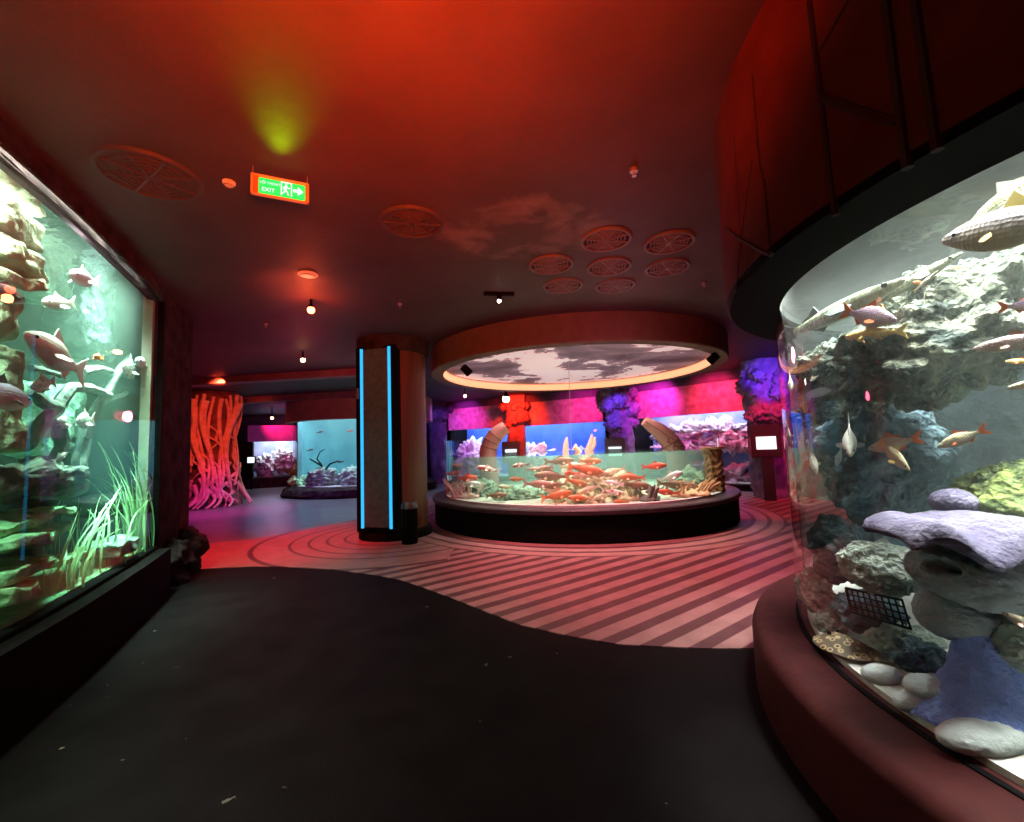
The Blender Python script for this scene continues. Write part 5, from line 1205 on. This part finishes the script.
    A_, B_ = Vector((TL.x, TL.y, 0)), Vector((TR.x, TR.y, 0)); u = (B_ - A_); wd = u.length; u.normalize(); n = Vector((u.y, -u.x, 0)); up = Vector((0, 0, 1))
    org = Vector((A_.x, A_.y, zt_ - hgt)); Mx = Matrix(((u.x, -n.x, 0, 0), (u.y, -n.y, 0, 0), (0, 0, 1, 0), (0, 0, 0, 1)))
    t = thing('exit_sign', 'green lit exit sign with running figure and arrow hanging from the ceiling', 'sign', org + u * wd / 2)
    W = lambda a, b, d=0: org + u * a + up * b + n * d
    MB().box(W(wd / 2, hgt / 2, -.012), (wd, .012, hgt), Mx, .003).obj('backing', mat('sign housing', (.35, .2, .15), rough=.4), t)
    fr = MB(); e_ = .012
    for (a0, b0, a1, b1) in ((0, 0, wd, e_), (0, hgt - e_ * .6, wd, hgt), (0, 0, e_, hgt), (wd - e_, 0, wd, hgt)):
        fr.box(W((a0 + a1) / 2, (b0 + b1) / 2, .0), (a1 - a0, .02, b1 - b0), Mx)
    fr.obj('frame', mat('sign frame', (.75, .62, .5), rough=.3, metal=.3), t)
    gp = emit('green sign light', (0.0, .75, .08), 1.6); wl = emit('sign white light', (.45, 1.0, .7), 1.5)
    MB().box(W(wd * .53, hgt * .5, .0), (wd * .80, .014, hgt * .74), Mx, .004).obj('panel', gp, t)
    def text(s, a, b, size):
        cu = bpy.data.curves.new('lettering', 'FONT'); cu.body = s; cu.size = size; cu.extrude = .0015; cu.materials.append(wl)
        o = bpy.data.objects.new('lettering', cu); C.objects.link(o); o.parent = t; o.matrix_parent_inverse = Matrix.Translation(-t.location)
        o.matrix_world = Matrix(((u.x, 0, n.x, 0), (u.y, 0, n.y, 0), (0, 1, 0, 0), (0, 0, 0, 1)))
        loc = W(a, b, .0105); R4 = Matrix(((u.x, up.x, n.x, loc.x), (u.y, up.y, n.y, loc.y), (u.z, up.z, n.z, loc.z), (0, 0, 0, 1))); o.matrix_parent_inverse = Matrix.Identity(4); o.matrix_basis = Matrix.Translation(-t.location) @ R4
        me = bpy.data.meshes.new_from_object(o.evaluated_get(bpy.context.evaluated_depsgraph_get())); mb_ = o.matrix_basis.copy(); bpy.data.objects.remove(o)
        o2 = bpy.data.objects.new('lettering', me); C.objects.link(o2); o2.parent = t; o2.matrix_basis = mb_; return o2
    text('L\u1ed0I THO\u00c1T', wd * .152, hgt * .58, .0255); text('EXIT', wd * .18, hgt * .22, .042)
    pl = MB()
    def quad(pts, th=.003):
        k = len(pts); vs = [W(a * wd, b * hgt, .008) for a, b in pts] + [W(a * wd, b * hgt, .008 + th) for a, b in pts]
        pl.add(vs, [tuple(reversed(range(k))), tuple(range(k, 2 * k))] + [(i, (i + 1) % k, k + (i + 1) % k, k + i) for i in range(k)])
    def bar(a0, b0, a1, b1, w_):
        d = Vector(((a1 - a0) * wd, (b1 - b0) * hgt)); q = Vector((-d.y, d.x)).normalized() * w_ / 2; qa, qb = q.x / wd, q.y / hgt
        quad([(a0 - qa, b0 - qb), (a1 - qa, b1 - qb), (a1 + qa, b1 + qb), (a0 + qa, b0 + qb)])
    bar(.515, .18, .515, .82, .008); bar(.515, .82, .69, .82, .008); bar(.69, .82, .69, .18, .008)      # doorway
    quad([(.60 + .018 * math.cos(k * PI / 5), .74 + .042 * math.sin(k * PI / 5)) for k in range(10)])     # runner
    bar(.60, .68, .585, .45, .016); bar(.595, .64, .64, .54, .007); bar(.64, .54, .66, .60, .006); bar(.595, .64, .555, .58, .007); bar(.555, .58, .545, .47, .006)
    bar(.585, .46, .625, .34, .009); bar(.625, .34, .635, .2, .008); bar(.585, .46, .56, .33, .009); bar(.56, .33, .53, .27, .008)
    pl.obj('running_figure', wl, t)
    pl2 = MB(); pl_ = pl; pl = pl2
    def arrow():
        pts = [(.72, .43), (.80, .43), (.80, .28), (.90, .5), (.80, .72), (.80, .57), (.72, .57)]; k = len(pts); vs = [W(a * wd, b * hgt, .008) for a, b in pts] + [W(a * wd, b * hgt, .011) for a, b in pts]
        return MB().add(vs, [tuple(reversed(range(k))), tuple(range(k, 2 * k))] + [(i, (i + 1) % k, k + (i + 1) % k, k + i) for i in range(k)])
    arrow().obj('arrow', wl, t)
    for a in (.03, .97):
        MB().tube([W(a * wd, hgt - .004, -.006), W(a * wd, CEIL - org.z, -.006)], .004, 8).obj('hanger', M['steel'], t)
    g = W(wd / 2, hgt * .5, .03); light('SPOT', 'sign_glow', g, 20, (.5, 1.0, .0), (-1.33, 2.5, CEIL), .05, angle=50, blend=1)
fittings()

# ------------------------------------------------------------------ coloured hall lighting
def hall_lights():
    RED = (1, .07, .02)
    light('AREA', 'red_wash', (-.3, .5, 2.3), 190, (1, .062, .004), (-.6, 2.1, 3.7), .5, spread=110)
    light('POINT', 'red_wash', (.2, -.8, 2.8), 8, RED, None, .15)
    light('SPOT', 'deck_spot', (1.0, 6.4, 3.6), 860, (1, .24, .29), (1.5, 6.4, 0), .12, angle=92, blend=.7)
    light('SPOT', 'deck_red_spot', (-4.1, 7.5, 3.6), 850, (1, .04, .05), (-4.2, 7.9, 0), .1, angle=72, blend=.8)
    light('SPOT', 'column_spot', (-.6, 7.9, 3.6), 90, (1, .32, .15), (-1.9, 8.4, 1.5), .1, angle=80)
    light('SPOT', 'root_spot_red', (-7.6, 11.4, 3.55), 1000, (1, .07, .025), (-9.5, 14.3, 2.6), .1, angle=60)
    light('SPOT', 'root_spot_pink', (-8.2, 12.0, 3.5), 850, (1, .03, .34), (-8.7, 12.9, 0), .1, angle=75, blend=.9)
    light('SPOT', 'purple_spot', (-6.8, 13.0, 3.6), 420, (.45, .13, 1), (-6.6, 13, 0), .1, angle=110)
    light('POINT', 'purple_fill', (-9.0, 19.0, 3.3), 90, (.55, .1, .9), None, .1)
    light('SPOT', 'fascia_pink', (-11.6, 20.3, 3.5), 300, (1, .02, .25), (-11.5, 21.6, 3.0), .1, angle=70, blend=1)
    # wall washers on the back wall
    def washer(x, y, tx, ty, tz, e, col, ang=75): light('SPOT', 'wall_washer', (x, y, 3.45), e * .75, col, (tx, ty, tz), .08, angle=ang + 10, blend=1)
    washer(-2.6, 18.4, -2.0, 19.9, 2.7, 330, (.85, .05, .75)); washer(.2, 16.7, .3, 18.6, 2.55, 1000, (1, .03, .01), 80)
    washer(2.4, 15.6, 2.8, 17.3, 2.8, 420, (1, .03, .4)); washer(4.6, 14.2, 5.1, 15.4, 2.9, 520, (1, .03, .55), 85); washer(5.7, 12.8, 6.5, 13.9, 2.8, 520, (1, .02, .12), 80)
    light('SPOT', 'pillar_violet', (3.3, 14.3, 3.4), 260, (.22, .06, 1), (3.95, 16.2, 2.5), .1, angle=45)
    light('SPOT', 'pillar_violet', (6.2, 10.0, 3.3), 260, (.2, .06, 1), (7.0, 12, 3.1), .1, angle=45)
    light('SPOT', 'pillar_red', (6.0, 10.2, 3.4), 260, (1, .02, .05), (7.0, 11.8, .9), .1, angle=55)
    light('SPOT', 'magenta_wall', (6.8, 9.0, 3.4), 160, (1, .02, .35), (7.75, 11.3, 1.8), .1, angle=80)
    light('SPOT', 'pillar_blue', (-2.9, 17.6, 3.4), 160, (.25, .1, 1), (-3.45, 20.3, 1.8), .1, angle=70)
    light('SPOT', 'red_floor', (5.6, 9.2, 3.5), 330, (1, .04, .06), (5.9, 10.4, 0), .1, angle=75)
    light('POINT', 'mauve_fill', (1.6, 5.9, 2.6), 26, (1, .22, .38), None, .1)
    light('POINT', 'mauve_fill', (-4.5, 9.4, 2.4), 55, (1, .06, .13), None, .1)
    w = bpy.data.worlds.new('world'); sc.world = w; w.use_nodes = True; w.node_tree.nodes['Background'].inputs[0].default_value = (.02, .008, .01, 1); w.node_tree.nodes['Background'].inputs[1].default_value = .0
hall_lights()
bpy.context.view_layer.update()
